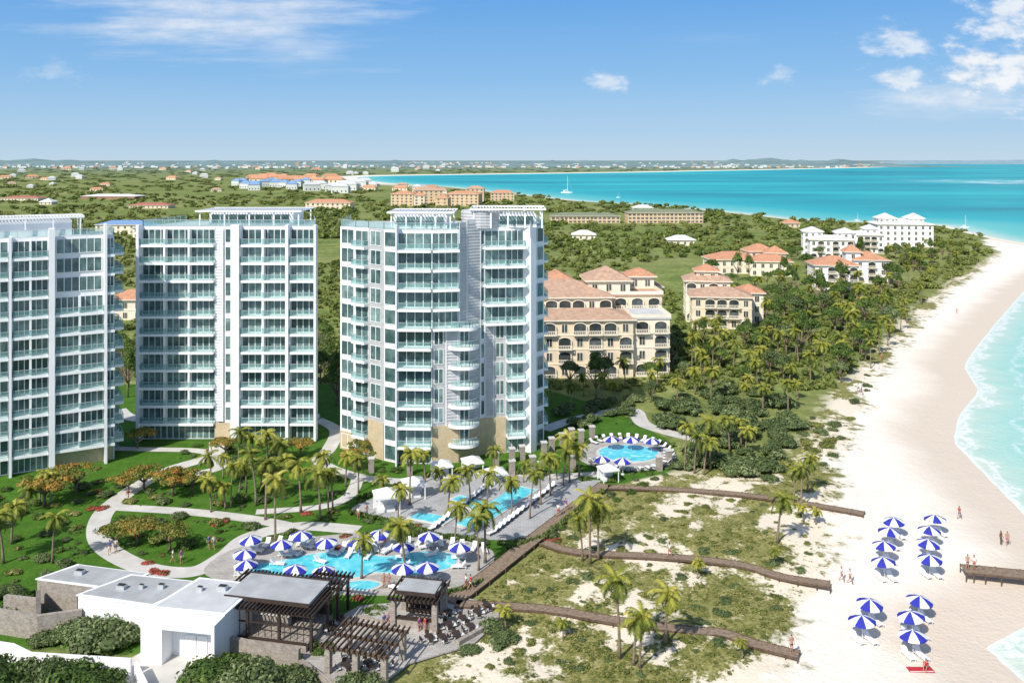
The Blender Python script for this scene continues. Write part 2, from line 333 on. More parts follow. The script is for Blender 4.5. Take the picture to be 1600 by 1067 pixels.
# ---------------------------------------------------------------- towers
def winmesh(L,h,n,frame='whitetrim',glass='glass',z0=.1,fw=.11,trans=True):
    b=MB(); b.box(0.02,L-.02,-.04,.0,z0,z0+h,0)
    for i in range(n+1):
        xx=i*(L-fw)/n; b.box(xx,xx+fw,-.10,-.042,z0,z0+h,1)
    b.box(fw,L-fw,-.095,-.043,z0,z0+.09,1); b.box(fw,L-fw,-.095,-.043,z0+h-.09,z0+h,1)
    return b.mesh('window',[glass,frame])
def slabmesh(L,out,curve=0,fascia=.42,div=0):
    b=MB()
    if curve:
        pts=[(0,0.0)]+[(L*(i/10),-out*(.35+.65*math.sin(math.pi*i/10)**.8)) for i in range(0,11)]+[(L,0.0)]
        b.prism(pts,-fascia-.1,0.05,0)
    else: b.box(0,L,-out,0,-fascia,.02,0)
    for i in range(1,div): xx=L*i/div; b.box(xx-.17,xx+.17,-out+.06,-.11,.02,3.3-fascia,0)
    return b.mesh('balcony',['whitetrim'])
def railmesh(L,out,curve=0,h=1.05,sides=True):
    b=MB()
    if curve: pts=[(L*(i/10),-out*(.35+.65*math.sin(math.pi*i/10)**.8)+.05) for i in range(0,11)]
    else: pts=[(0.05,-.05),(0.05,-out+.05),(L-.05,-out+.05),(L-.05,-.05)] if sides else [(0.05,-out+.05),(L-.05,-out+.05)]
    for a,c in zip(pts[:-1],pts[1:]):
        b.face([(a[0],a[1],.1),(c[0],c[1],.1),(c[0],c[1],h),(a[0],a[1],h)],0)
        b.tube([(a[0],a[1],h+.03),(c[0],c[1],h+.03)],[.035,.035],4,1)
        d=math.hypot(c[0]-a[0],c[1]-a[1]); k=max(1,int(d/1.6))
        for j in range(k+1):
            t=j/k; X=a[0]+(c[0]-a[0])*t; Y=a[1]+(c[1]-a[1])*t; b.box(X-.03,X+.03,Y-.03,Y+.03,.02,h,1)
    return b.mesh('railing',['rail','metal'])
class Tower:
    def __init__(s,label,plan,hgt,nf,core='white',loc=None):
        s.o=loc or plan[0]; s.nf=nf; s.h=hgt; s.fh=hgt/nf
        s.root=thing('apartment_tower',label,'apartment building',(s.o[0],s.o[1],0))
        b=MB(); b.prism([(p[0]-s.o[0],p[1]-s.o[1]) for p in plan],-.5,hgt,0,1)
        part('wall',b.mesh('wall',[core,'rooflight']),s.root); s.plan=plan
    def fr(s,p0,p1):
        return (p0[0]-s.o[0],p0[1]-s.o[1]),math.atan2(p1[1]-p0[1],p1[0]-p0[0]),math.hypot(p1[0]-p0[0],p1[1]-p0[1])
    def balc(s,p0,p1,floors,out=1.8,n=None,curve=0,win=True,sides=True,frame='whitetrim',glass='glass',div=0):
        (X,Y),a,L=s.fr(p0,p1); n=n or max(2,int(L/1.3)); sm=slabmesh(L,out,curve,div=div); rm=railmesh(L,out,curve,sides=sides)
        wm=winmesh(L,s.fh-.6,n,frame,glass)
        for f in floors:
            z=f*s.fh
            if f>0 or curve:
                bo=part('balcony',sm,s.root,(X,Y,z),a); part('railing',rm,bo)
            if win: part('window',wm,s.root,(X,Y,z),a)
    def wins(s,p0,p1,floors,n=2,inset=.3,panel=None,frame='whitetrim',glass='glass',hh=None):
        (X,Y),a,L=s.fr(p0,p1); wm=winmesh(L-2*inset,(hh or s.fh-.75),n,frame,glass,.35)
        dx,dy=math.cos(a)*inset,math.sin(a)*inset; nx,ny=math.sin(a)*.05,-math.cos(a)*.05
        if panel:
            b=MB(); b.box(0,L,-.045,.0,-.2,s.fh*len(floors)-.02,0); part('wall_panel',b.mesh('wall_panel',[panel]),s.root,(X,Y,floors[0]*s.fh),a)
        for f in floors: part('window',wm,s.root,(X+dx+nx,Y+dy+ny,f*s.fh),a)
    def fin(s,p0,p1,out=2.0,z1=None,m='white',z0=-.3,name='pier'):
        (X,Y),a,L=s.fr(p0,p1); b=MB(); b.box(0,L,-out,.0,z0,z1 or s.h+.4,0); part(name,b.mesh(name,[m]),s.root,(X,Y,0),a)
    def louv(s,p0,p1,z0,z1,m='louver'):
        (X,Y),a,L=s.fr(p0,p1); b=MB(); b.box(0,L,-.10,.0,z0,z1,0); k=int((z1-z0)/.54)
        for i in range(k): zz=z0+i*.54; b.box(0.02,L-.02,-.22,-.101,zz+.06,zz+.34,0)
        for xx in (0,L-.12): b.box(xx,xx+.12,-.28,-.222,z0,z1,1)
        part('louver_screen',b.mesh('louver_screen',[m,'whitetrim']),s.root,(X,Y,0),a)
    def parapet(s,pts,z=None,h=1.15):
        z=z or s.h; b=MB(); pts=[(p[0]-s.o[0],p[1]-s.o[1]) for p in pts]
        for a,c in zip(pts[:-1],pts[1:]):
            b.face([(a[0],a[1],z+.1),(c[0],c[1],z+.1),(c[0],c[1],z+h),(a[0],a[1],z+h)],0)
            b.tube([(a[0],a[1],z+h+.03),(c[0],c[1],z+h+.03)],[.045]*2,4,1)
            d=math.hypot(c[0]-a[0],c[1]-a[1]); k=max(1,int(d/2))
            for j in range(k+1):
                t=j/k; X=a[0]+(c[0]-a[0])*t; Y=a[1]+(c[1]-a[1])*t; b.box(X-.04,X+.04,Y-.04,Y+.04,z+.02,z+h,1)
        part('roof_railing',b.mesh('roof_railing',['rail','metal']),s.root)
    def block(s,x0,x1,y0,y1,z0,z1,m='white',mt='rooflight',name='penthouse'):
        b=MB(); b.box(x0-s.o[0],x1-s.o[0],y0-s.o[1],y1-s.o[1],z0,z1,0,1); part(name,b.mesh(name,[m,mt]),s.root)
    def canopy(s,x0,x1,y0,y1,z,posts=True):
        b=MB(); ox,oy=s.o; x0-=ox;x1-=ox;y0-=oy;y1-=oy
        b.box(x0,x1,y0,y0+.3,z,z+.3); b.box(x0,x1,y1-.3,y1,z,z+.3); n=int((x1-x0)/.55)
        for i in range(n+1): xx=x0+i*(x1-x0-.12)/n; b.box(xx,xx+.12,y0+.3,y1-.3,z+.05,z+.25)
        if posts:
            for i in range(5):
                xx=x0+.6+i*(x1-x0-1.4)/4
                for yy in (y0+.5,y1-.8): b.box(xx,xx+.25,yy,yy+.25,s.h,z)
        part('roof_pergola',b.mesh('roof_pergola',['whitetrim']),s.root)
def lerp(a,b,t): return (a[0]+(b[0]-a[0])*t,a[1]+(b[1]-a[1])*t)
# --- tower B : flat fronted slab
YB=167.0
def xb(px,Y=YB): return (px-800)*Y/F
B0,B1=xb(223),xb(493)
BR=(xb(491,YB+15),YB+15)
pl=[(B0,YB),(B1,YB),BR,(B0+3,YB+15)]
TB=Tower('white twelve storey tower with wide glass balconies and grey louvers',pl,39.6,12)
T=TB; fl=list(range(12))
T.balc((B0,YB),(xb(337),YB),fl,1.5,12,div=3)
T.louv((xb(338),YB-.6),(xb(351),YB-.6),3.5,39.6,'white'); T.wins((xb(352),YB-.5),(xb(364.5),YB-.5),fl,1,.15,'white')
T.fin((xb(365),YB),(xb(378),YB),1.9); T.balc((xb(378.5),YB),(xb(449),YB),fl,1.5,7,div=2)
T.fin((xb(449.5),YB),(xb(454),YB),1.9); T.balc((xb(454.5),YB),(B1,YB),fl,1.5,4)
T.fin((xb(338),YB-.85),(xb(364),YB-.85),.12,3.3,'tan',name='stone_cladding'); T.fin((B0-.5,YB),(B0,YB),1.9)
T.fin((B1,YB),(B1+.4,YB),1.7)
T.parapet([(B0+3,YB+14),(B0,YB+.2),(B1,YB+.2),BR])
T.block(xb(316),xb(450),YB+4,YB+12.5,39.6,41.9); T.canopy(xb(300),xb(468),YB+1.5,YB+13,42.2)
part('window',winmesh(15.0,1.8,9),T.root,(xb(319)-B0,YB+4-.02-YB,39.8))
# --- tower A : left
a0,a1=P(-90,757),P(178,717); ang=math.atan2(a1[1]-a0[1],a1[0]-a0[0]); nrm=(-math.sin(ang),math.cos(ang))
A=lambda t:lerp(a0,a1,t); LA=math.hypot(a1[0]-a0[0],a1[1]-a0[1])
bk=lambda p,d:(p[0]+nrm[0]*d,p[1]+nrm[1]*d)
TA=Tower('white curved apartment tower with glass balconies wrapping its corner',[a0,a1,bk(a1,10),bk(a0,10)],39.0,12); T=TA
tA=lambda px:(px+90)/268.0
T.balc(A(0),A(tA(8)),fl,1.7,8,div=2); T.fin(A(tA(8.5)),A(tA(13)),1.9); T.balc(A(tA(13.5)),A(tA(70)),fl,1.7,6,div=2)
T.fin(A(tA(70.5)),A(tA(80)),2.1,40.5); T.balc(A(tA(80.5)),A(tA(160)),fl[:-3],1.7,8,div=2); T.wins(A(tA(80.5)),A(tA(160)),fl[-3:],6,.2)
T.fin(A(tA(160.5)),A(tA(165)),2.0,41); T.balc(A(tA(165.5)),a1,fl,1.7,2)
T.balc(bk(a1,0.3),bk(a1,5),fl,1.6,4); T.balc(bk(a1,5.3),bk(a1,9.8),fl,1.6,4,curve=1)
T.fin(A(tA(82)),A(tA(176)),.2,3.1,'tan',name='stone_cladding')
T.parapet([bk(a0,.2),bk(a1,.2),bk(a1,9.8)])
pa=A(tA(-60)); pb=A(tA(110)); b=MB(); b.prism([(p[0]-a0[0],p[1]-a0[1]) for p in (bk(pa,3),bk(pb,3),bk(pb,9.5),bk(pa,9.5))],39,41.6,0,1)
part('penthouse',b.mesh('penthouse',['white','rooflight']),T.root)
b=MB(); pa=A(tA(-60)); pb=A(tA(130)); zc=42.0
b.prism([(p[0]-a0[0],p[1]-a0[1]) for p in (bk(pa,2),bk(pb,2),bk(pb,2.4),bk(pa,2.4))],zc,zc+.3,0); b.prism([(p[0]-a0[0],p[1]-a0[1]) for p in (bk(pa,9.5),bk(pb,9.5),bk(pb,9.9),bk(pa,9.9))],zc,zc+.3,0)
for i in range(36):
    p=lerp(pa,pb,i/35); p2=lerp(pa,pb,i/35+.005); b.prism([(q_[0]-a0[0],q_[1]-a0[1]) for q_ in (bk(p,2.41),bk(p2,2.41),bk(p2,9.49),bk(p,9.49))],zc+.05,zc+.25,0)
for i in range(5):
    p=lerp(pa,pb,.02+i*.235); p2=lerp(pa,pb,.02+i*.235+.012)
    for d in (2.05,9.55): b.prism([(q_[0]-a0[0],q_[1]-a0[1]) for q_ in (bk(p,d),bk(p2,d),bk(p2,d+.3),bk(p,d+.3))],39,zc,0)
part('roof_pergola',b.mesh('roof_pergola',['whitetrim']),T.root)
# --- tower C : faceted
c=[P(532,700),P(556,706),P(576,711),P(600,719),P(622,724),P(675,725),P(716,722),P(728,716),P(757,709),P(790,707),P(818,705),P(827,701),P(850,692)]
back=[P(838,664),P(548,664)]
TC=Tower('white faceted tower with grey louver wall and staggered glass balconies',c+back,40.0,12); T=TC
T.wins(c[0],c[1],fl,2,.35,'white'); T.balc(c[1],c[2],fl,1.2,2); T.wins(c[2],c[3],fl,2,.62,'grey'); T.wins(c[3],c[4],fl,1,.2)
T.balc(c[4],c[5],fl,1.7,4); T.fin(lerp(c[4],c[5],-.02),lerp(c[4],c[5],.015),1.9,41)
T.balc(c[5],c[6],fl[7:],1.7,4); T.wins(c[5],lerp(c[5],c[6],.5),fl[2:7],2,.3,'grey')
T.louv(lerp(c[5],c[6],.52),c[6],6.7,7*T.fh-.4)
T.louv(c[6],c[7],6.7,41.0); T.louv(c[7],lerp(c[7],c[8],.75),6.7,41.6); T.wins(lerp(c[7],c[8],.76),c[8],fl,1,.05)
mid=lerp(c[8],c[9],.45); T.louv(c[8],mid,6.7,7*T.fh-.4); T.wins(mid,c[9],fl[2:7],2,.25,'grey'); T.balc(c[8],c[9],fl[7:],1.8,3)
T.balc(c[9],c[10],fl,1.9,3); T.fin(c[10],c[11],1.6,41.2); T.wins(c[11],c[12],fl,2,.35)
q0=lerp(c[5],c[6],.6); q1=lerp(c[7],c[8],.5)
(X_,Y_),a_,L_=T.fr(q0,q1); sm=slabmesh(L_,3.3,1); rm=railmesh(L_,3.3,1)
for f in fl[1:7+1]:
    bo=part('balcony',sm,T.root,(X_,Y_,f*T.fh),a_); part('railing',rm,bo)
wmm=winmesh(L_*.36,T.fh-.8,2)
for f in fl[1:7]: part('window',wmm,T.root,(X_+math.cos(a_)*L_*.34+math.sin(a_)*.55,Y_+math.sin(a_)*L_*.34-math.cos(a_)*.95,f*T.fh),a_)
for i,(k0,k1) in enumerate(((0,1),(2,3),(5,6),(6,7),(7,8),(8,9))):
    T.fin(c[k0],c[k1],.14+.012*i,6.4 if i not in (0,) else 3.3,'tan',name='stone_cladding')
e0=c[12]; e1=back[0]; T.balc(lerp(e0,e1,.15),lerp(e0,e1,.6),fl,1.0,4)
e0=back[1]; e1=c[0]; T.wins(lerp(e0,e1,.3),lerp(e0,e1,.9),fl,4,.3)
T.parapet([back[1]]+c+[back[0]])
Yc=c[5][1]
X=lambda px,Y=160:(px-800)*Y/F
T.block(X(618),X(700),Yc+4,Yc+13,40.0,42.4); T.block(X(776),X(838),Yc+6,Yc+14,40.0,42.4)
part('window',winmesh(8.5,1.8,5),T.root,(X(622)-c[0][0],Yc+3.98-c[0][1],40.2))
part('window',winmesh(6.2,1.8,4),T.root,(X(780)-c[0][0],Yc+5.98-c[0][1],40.2))
b=MB(); cx,cy=X(752)-c[0][0],Yc+8-c[0][1]
dp=[(cx+3.6*math.cos(t),cy+4.0*math.sin(t)) for t in np.linspace(0,2*math.pi,25)[:-1]]
b.prism(dp,40.0,43.0,0,1)
for i in range(5): b.prism([(cx+(p[0]-cx)*1.03,cy+(p[1]-cy)*1.03) for p in dp],40.4+i*.52,40.65+i*.52,0)
part('stair_drum',b.mesh('stair_drum',['louver','rooflight']),T.root)
T.canopy(X(610),X(712),Yc+2.0,Yc+13,42.7); T.canopy(X(735),X(852),Yc+3.5,Yc+14,43.2)
# ---------------------------------------------------------------- pitched-roof buildings
AV=[]   # circles to keep clear (x,y,r)
for pxx in range(-100,190,25): q_=P(pxx,735); AV.append((q_[0],q_[1]+6,9))
for pxx in range(225,495,20): AV.append((xb(pxx),YB+8,11))
for pxx in range(540,850,20): AV.append((X(pxx,160),163,13))
def hiproof(w,d,z,rh,e=.8,ridge=None):
    b=MB(); x0,x1,y0,y1=-w/2-e,w/2+e,-e,d+e; W=x1-x0; D=y1-y0
    if W>=D: r0=(x0+D/2,(y0+y1)/2); r1=(x1-D/2+.01,(y0+y1)/2)
    else: r0=((x0+x1)/2,y0+W/2); r1=((x0+x1)/2,y1-W/2+.01)
    a=[(x0,y0,z),(x1,y0,z),(x1,y1,z),(x0,y1,z)]; p=(r0[0],r0[1],z+rh); q=(r1[0],r1[1],z+rh)
    if W>=D:
        b.face([a[0],a[1],q,p]); b.face([a[1],a[2],q]); b.face([a[2],a[3],p,q]); b.face([a[3],a[0],p])
    else:
        b.face([a[0],a[1],p]); b.face([a[1],a[2],q,p]); b.face([a[2],a[3],q]); b.face([a[3],a[0],p,q])
    b.box(x0,x1,y0,y1,z-.3,z-.003,1)
    return b
def loggiamesh(fh,L=3.4):
    b=MB(); h=fh*.80; r=L*.5-.25; zc=h-r*.55
    pts=[(-r,-.05,.15)]+[( -r*math.cos(math.pi*i/8),-.05,zc+r*.55*math.sin(math.pi*i/8)) for i in range(9)]+[(r,-.05,.15)]
    b.face(pts,1)
    for i in range(len(pts)-1):
        p,q=pts[i],pts[i+1]; n=Vector((q[0]-p[0],0,q[2]-p[2])).normalized(); o=Vector((-n.z,0,n.x))*.22
        b.face([(p[0],-.35,p[2]),(q[0],-.35,q[2]),(q[0]+o.x,-.35,q[2]+o.z),(p[0]+o.x,-.35,p[2]+o.z)],0)
        b.face([(p[0],-.35,p[2]),(q[0],-.35,q[2]),(q[0],-.05,q[2]),(p[0],-.05,p[2])],0)
    b.box(-L/2,L/2,-1.3,-.06,-.1,.12,0); b.box(-L/2,L/2,-1.32,-1.16,.92,1.05,0)
    for i in range(9): xx=-L/2+i*(L-.12)/8; b.box(xx,xx+.12,-1.3,-1.18,.12,.92,0)
    return b.mesh('loggia',['cream2','dglass'])
LOG={}
def house(label,px,py,w,d,fh,nf,rot=0,wall='cream',roof='terra',rh=4,cat='house',name='house',root=None,off=(0,0,0),nw=None,group=None,balc=False,z0=0,sides=True,ww=1.5,flat=False):
    if root is None:
        X0,Y0=P(px,py); root=thing(name,label,cat,(X0,Y0,0),rot,group); AV.append((X0,Y0+d/2,max(w,d)*.62))
    h=nf*fh; ox,oy,oz=off
    b=MB(); b.box(-w/2,w/2,0,d,-.4,h,0)
    for f in range(1,nf): b.box(-w/2-.12,w/2+.12,-.12,d+.12,f*fh-.15,f*fh+.1,1)
    part('wall',b.mesh('wall',[wall,'cream2' if wall!='white' else 'white']),root,(ox,oy,oz))
    if flat:
        b=MB(); b.box(-w/2-.3,w/2+.3,-.3,d+.3,h+.002,h+.4,0)
        for (x0,x1,y0,y1) in ((-w/2-.3,w/2+.3,-.3,-.1),(-w/2-.3,w/2+.3,d+.1,d+.3),(-w/2-.3,-w/2-.1,-.1,d+.1),(w/2+.1,w/2+.3,-.1,d+.1)): b.box(x0,x1,y0,y1,h+.39,h+1.2,1)
        part('roof',b.mesh('roof',[roof,'cream2']),root,(ox,oy,oz))
    else: part('roof',hiproof(w,d,h+.3,rh).mesh('roof',[roof,'cream2']),root,(ox,oy,oz))
    nw=nw or max(2,int(w/3.6)); wm=winmesh(ww,fh*.62,2,'cream2','dglass',.0)
    if balc:
        if fh not in LOG: LOG[fh]=loggiamesh(fh)
        lm=LOG[fh]
    for f in range(nf):
        zz=f*fh+fh*.16
        for i in range(nw):
            if balc and i%2==(f+1)//2%2 or (balc and i in (nw//2,)): part('loggia',lm,root,(ox-w/2+(i+.5)*w/nw,oy-.12,oz+f*fh+.12)); continue
            xx=-w/2+(i+.5)*w/nw-ww/2; part('window',wm,root,(ox+xx,oy-.003,oz+zz))
        if sides:
            ns=max(1,int(d/4.5))
            for i in range(ns):
                yy=(i+.5)*d/ns
                part('window',wm,root,(ox+w/2+.003,oy+yy-ww/2,oz+zz),math.pi/2); part('window',wm,root,(ox-w/2-.003,oy+yy+ww/2,oz+zz),-math.pi/2)
    return root
# beige hotel
r=house('cream hotel with terracotta hip roofs and arched balconies',918,590,22,12,3.4,4,0.05,'cream','terra2',1.8,'hotel','beige_hotel',balc=True,nw=6)
house('',0,0,9,18,3.4,4,root=r,off=(15.7,1.5,0),wall='cream2',roof='rooflight',nw=2,balc=True,flat=True)
house('',0,0,24,18,3.4,5,root=r,off=(-4,13,0),wall='cream2',roof='terra2',rh=3.4,nw=7,balc=True)
house('',0,0,13,14,3.4,5,root=r,off=(15,16,0),wall='cream',roof='terra2',rh=3.0,nw=3,balc=True,flat=True)
house('',0,0,11,11,3.2,1,root=r,off=(8,18,17.3),wall='cream2',roof='terra2',rh=3.2,nw=3,sides=False)
house('',0,0,7,7,3.0,1,root=r,off=(18,26,17.5),wall='cream2',roof='terra',rh=2.0,nw=2,sides=False)
house('',0,0,8,9,2.4,1,root=r,off=(-5,22,17.4),wall='cream2',roof='terra',rh=2.6,nw=2,sides=False)
house('',0,0,13,14,3.4,5,root=r,off=(18,31,0),wall='cream',roof='terra2',rh=3.0,nw=3,balc=True)
r2=house('cream hotel wing with layered terracotta roofs and shaded terraces',1128,514,18,12,3.2,3,-.12,'cream','terra2',2.4,'hotel','hotel_wing',balc=True,nw=5)
house('',0,0,14,11,3.2,4,root=r2,off=(-3,12.5,0),wall='cream2',roof='terra2',rh=2.8,nw=4,balc=True)
house('',0,0,8,9,3.2,3,root=r2,off=(10,10,0),wall='cream2',roof='terra',rh=2.2,nw=2)
house('',0,0,7,7,3.0,1,root=r2,off=(-3,15,12.7),wall='cream2',roof='terra',rh=2.0,nw=2,sides=False)
r3=house('pale villa block with orange tiled roofs among trees',1150,428,22,14,3.2,2,.1,'cream2','terra',3.0,'house','villa')
house('',0,0,12,10,3.2,3,root=r3,off=(14,4,0),wall='cream2',roof='terra',rh=3,nw=3)
r4=house('pale villa block with orange tiled roofs among trees',1205,432,18,13,3.2,2,-.15,'cream2','terra',3.0,'house','villa')
house('',0,0,9,9,3.2,3,root=r4,off=(3,6,0),wall='cream2',roof='terra',rh=3,nw=2)
r5=house('white beachfront villa with arched terraces and orange tiled roof',1308,453,17,14,3.2,3,-.1,'white','terra',3.2,'house','villa',balc=True)
r6=house('white beachfront villa with turret and orange tiled roof',1362,443,14,14,3.2,3,-.1,'white','terra',3.2,'house','villa',balc=True)
house('',0,0,6,6,3.2,4,root=r6,off=(-7,2,0),wall='white',roof='terra',rh=3,nw=1)
r7=house('white stepped condominium with white hip roofs facing the beach',1300,405,22,14,3.3,3,-.2,'white','whiteroof',2.0,'apartment building','condominium',balc=True)
house('',0,0,10,10,3.3,4,root=r7,off=(8,6,0),wall='white',roof='whiteroof',rh=2.4,nw=3)
house('',0,0,10,10,3.3,4,root=r7,off=(-8,12,0),wall='white',roof='whiteroof',rh=2.4,nw=3)
r8=house('white stepped condominium with white hip roofs facing the beach',1355,396,18,16,3.3,3,-.15,'white','whiteroof',2.4,'apartment building','condominium',balc=True)
house('',0,0,7,8,3.3,4,root=r8,off=(3,4,0),wall='white',roof='whiteroof',rh=2.2,nw=2)
r9=house('large white condominium with turrets and white hip roofs',1415,386,32,20,3.3,4,-.1,'white','whiteroof',3.0,'apartment building','condominium')
house('',0,0,10,10,3.3,5,root=r9,off=(-9,5,0),wall='white',roof='whiteroof',rh=3,nw=3)
house('',0,0,9,10,3.3,5,root=r9,off=(8,6,0),wall='white',roof='whiteroof',rh=3,nw=3)
for px,w,nf in ((905,46,2),(948,22,2),(1040,62,3)):
    house('long low hotel block with dark grey green tin roofs',px,349,w,18,2.8,nf,.02,'tanw','greenroof',2.6,'hotel','resort_block',nw=int(w/3.4),sides=False,ww=2.4)
for px,py,w,d,nf,wl,rf in ((512,327,48,18,2,'cream','terra'),(628,322,26,18,4,'tanw','terra'),(670,320,34,18,5,'tanw','terra2'),(722,322,38,18,4,'tanw','terra'),(785,314,30,16,3,'tanw','terra'),(742,316,22,14,5,'tanw','terra2'),(690,324,14,12,3,'tanw','terra'),(655,325,12,12,4,'cream','terra')):
    house('ochre resort building with terracotta roof above the trees',px,py,w,d,3.3,nf,rnd.uniform(-.25,.25),wl,rf,3.4,'hotel','resort_building',nw=int(w/5),sides=False,ww=2.2)
for px,py,w,rf,wl,nf in ((168,311,75,'whiteroof','redroof',1),(232,326,42,'redroof','cream',1),(30,314,50,'redroof','cream2',1),(912,375,15,'whiteroof','cream2',1),(1005,330,20,'whiteroof','white',1),(190,366,36,'blueroof','cream2',2),(232,372,22,'blueroof','cream2',2),(1065,384,16,'whiteroof','cream2',1),(205,500,16,'terra','cream2',2),(1238,356,12,'terra','cream',1)):
    house('single house with hip roof surrounded by scrub',px,py,w,w*.35+5,3.2,nf,rnd.uniform(-.1,.1),wl,rf,2.6,'house','house',nw=int(w/5)+1,sides=False)
r=house('white hexagonal roofed house in scrub',71,320,14,14,3,1,0,'cream2','whiteroof',4)
def farhouse(i,wall,roof):
    w=14+4*(i%3); b=hiproof(w,9,4.2+3*(i%2),3,.5); b.m=[0]*len(b.m); b.box(-w/2,w/2,0,9,-1,4.0+3*(i%2),1); 
    for k in range(4): b.box(-w/2+w*(k+.3)/4,-w/2+w*(k+.6)/4,-.06,-.002,1.2,2.8,2)
    return b.mesh('house',[roof,wall,'dglass'])
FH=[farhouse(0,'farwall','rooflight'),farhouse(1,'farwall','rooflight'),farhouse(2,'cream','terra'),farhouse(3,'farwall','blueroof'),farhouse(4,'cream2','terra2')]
def okland(X_,Y_,m=12):
    return sdist([X_],[Y_],SEA)[0]<-m
spots=[(rnd.uniform(360,480),rnd.uniform(288,300),3,1.4) for _ in range(14)]+[(rnd.uniform(485,572),rnd.uniform(288,304),1,1.5) for _ in range(10)]+[(rnd.uniform(395,545),rnd.uniform(277,287),2,2.0) for _ in range(20)]+[(rnd.uniform(575,700),rnd.uniform(291,306),rnd.choice((0,2,4)),1.2) for _ in range(10)]
spots+=[(rnd.uniform(-100,720),258+26*rnd.random()**1.8,rnd.choice((0,1,2,0,4,4)),1.0+.5*rnd.random()) for _ in range(60)]
spots+=[(rnd.uniform(0,360),rnd.uniform(286,300),rnd.choice((0,4,2)),.9) for _ in range(6)]
for px,py,k,s in spots:
    X0,Y0=P(px,py)
    if not okland(X0,Y0,60): continue
    if Y0>3500: s*=1.5
    kind=['white','white','orange roofed','blue roofed','faded tile roofed'][k]
    thing('house','small distant %s house among green scrub'%kind,'house',(X0,Y0,0),rnd.uniform(-.5,.5),'scattered houses of the far town',mesh=FH[k],scale=s)
    if Y0<2500: AV.append((X0,Y0-8*s,13*s))
b=MB()
for i in range(700):
    px=rnd.uniform(-500,1400); Y0=rnd.uniform(5500,8000); X0=(px-800)*Y0/F
    if not okland(X0,Y0,60): continue
    t=(Y0-6560)/1440; hz=max(0,t)*26
    s=rnd.uniform(5,17); b.box(X0-s,X0+s,Y0,Y0+s,0,hz+rnd.uniform(6,12),0 if rnd.random()<.7 else 1)
thing('far_town','mass of tiny pale buildings on the far hills','town',kind='stuff',mesh=b.mesh('far_town',['farwall','terra2']))
# ---------------------------------------------------------------- paths, paving, pools
def catmull(pts,n=8):
    out=[]; p=[pts[0]]+list(pts)+[pts[-1]]
    for i in range(1,len(p)-2):
        for k in range(n):
            t=k/n; t2=t*t;t3=t2*t
            out.append(tuple(.5*((2*p[i][j])+(-p[i-1][j]+p[i+1][j])*t+(2*p[i-1][j]-5*p[i][j]+4*p[i+1][j]-p[i+2][j])*t2+(-p[i-1][j]+3*p[i][j]-3*p[i+1][j]+p[i+2][j])*t3) for j in (0,1)))
    out.append(tuple(pts[-1])); return out
ZS=[.03]
def offs(pl,w):
    L=[];Rr=[]
    for i,p in enumerate(pl):
        a=pl[max(0,i-1)]; c_=pl[min(len(pl)-1,i+1)]; dx,dy=c_[0]-a[0],c_[1]-a[1]; l=math.hypot(dx,dy) or 1
        L.append((p[0]-dy/l*w/2,p[1]+dx/l*w/2)); Rr.append((p[0]+dy/l*w/2,p[1]-dx/l*w/2))
    return L,Rr
def path(pts,w,mat='path',name='path',label='pale concrete garden path winding through the lawn',smooth=True):
    pl=PP(pts); pl=catmull(pl) if smooth else pl; L,Rr=offs(pl,w); z=ZS[0]; ZS[0]+=.005; b=MB()
    for i in range(len(pl)-1): b.face([(*Rr[i],z),(*Rr[i+1],z),(*L[i+1],z),(*L[i],z)])
    for i in range(len(pl)):
        if i%2==0: AV.append((pl[i][0],pl[i][1],w*.5+.5))
    return thing(name,label,'path',kind='structure',mesh=b.mesh(name,[mat]))
path([(340,690),(332,712),(262,735),(196,772),(158,808),(160,850),(222,886),(300,893),(352,868),(392,838),(470,822),(560,828)],3.0)
path([(175,792),(300,800),(400,812),(480,828)],2.4)
path([(120,700),(230,702),(320,706),(345,728),(300,742)],2.2)
path([(495,655),(525,672),(515,700),(500,722),(560,745),(640,752),(720,742),(860,745),(945,740)],2.6)
path([(560,745),(545,775),(500,792),(400,800)],2.0)
path([(850,672),(900,655),(985,640),(1010,665),(1100,690)],3.2,label='pale service drive curving past the pool garden')
path([(185,640),(215,655),(330,660),(500,650)],3,label='pale service drive behind the towers')
path([(205,1100),(240,1050),(300,1015),(330,1002)],8,label='pale concrete driveway before the white entrance')
AVP=[]
def sheet(pts,mat,name,label,cat,z=None,av=True,world=False,kind='structure'):
    pl=pts if world else PP(pts)
    if z is None: z=ZS[0]+.03; ZS[0]+=.005
    b=MB(); b.prism(pl,z-.15,z,0); 
    if av: AVP.append(pl)
    return thing(name,label,cat,kind=kind,mesh=b.mesh(name,[mat]))
def smoothpoly(pts,n=5):
    p=PP(pts); m=len(p); out=[]
    for i in range(m):
        a,b_,c_,d=p[i-1],p[i],p[(i+1)%m],p[(i+2)%m]
        for k in range(n):
            t=k/n;t2=t*t;t3=t2*t
            out.append(tuple(.5*(2*b_[j]+(-a[j]+c_[j])*t+(2*a[j]-5*b_[j]+4*c_[j]-d[j])*t2+(-a[j]+3*b_[j]-3*c_[j]+d[j])*t3) for j in (0,1)))
    return out
def grow(poly,k):
    cx=sum(p[0] for p in poly)/len(poly); cy=sum(p[1] for p in poly)/len(poly); out=[]
    for p in poly:
        l=math.hypot(p[0]-cx,p[1]-cy); out.append((cx+(p[0]-cx)*(l+k)/l,cy+(p[1]-cy)*(l+k)/l))
    return out
def pool(poly,label,depth=None):
    sheet(grow(poly,.5),'tile','pool_coping','pale stone coping around the pool','pool edge',ZS[0]+.13,world=True); ZS[0]+=.02
    sheet(poly,'pool','pool_water',label,'swimming pool',ZS[0]+.14,world=True); ZS[0]+=.02
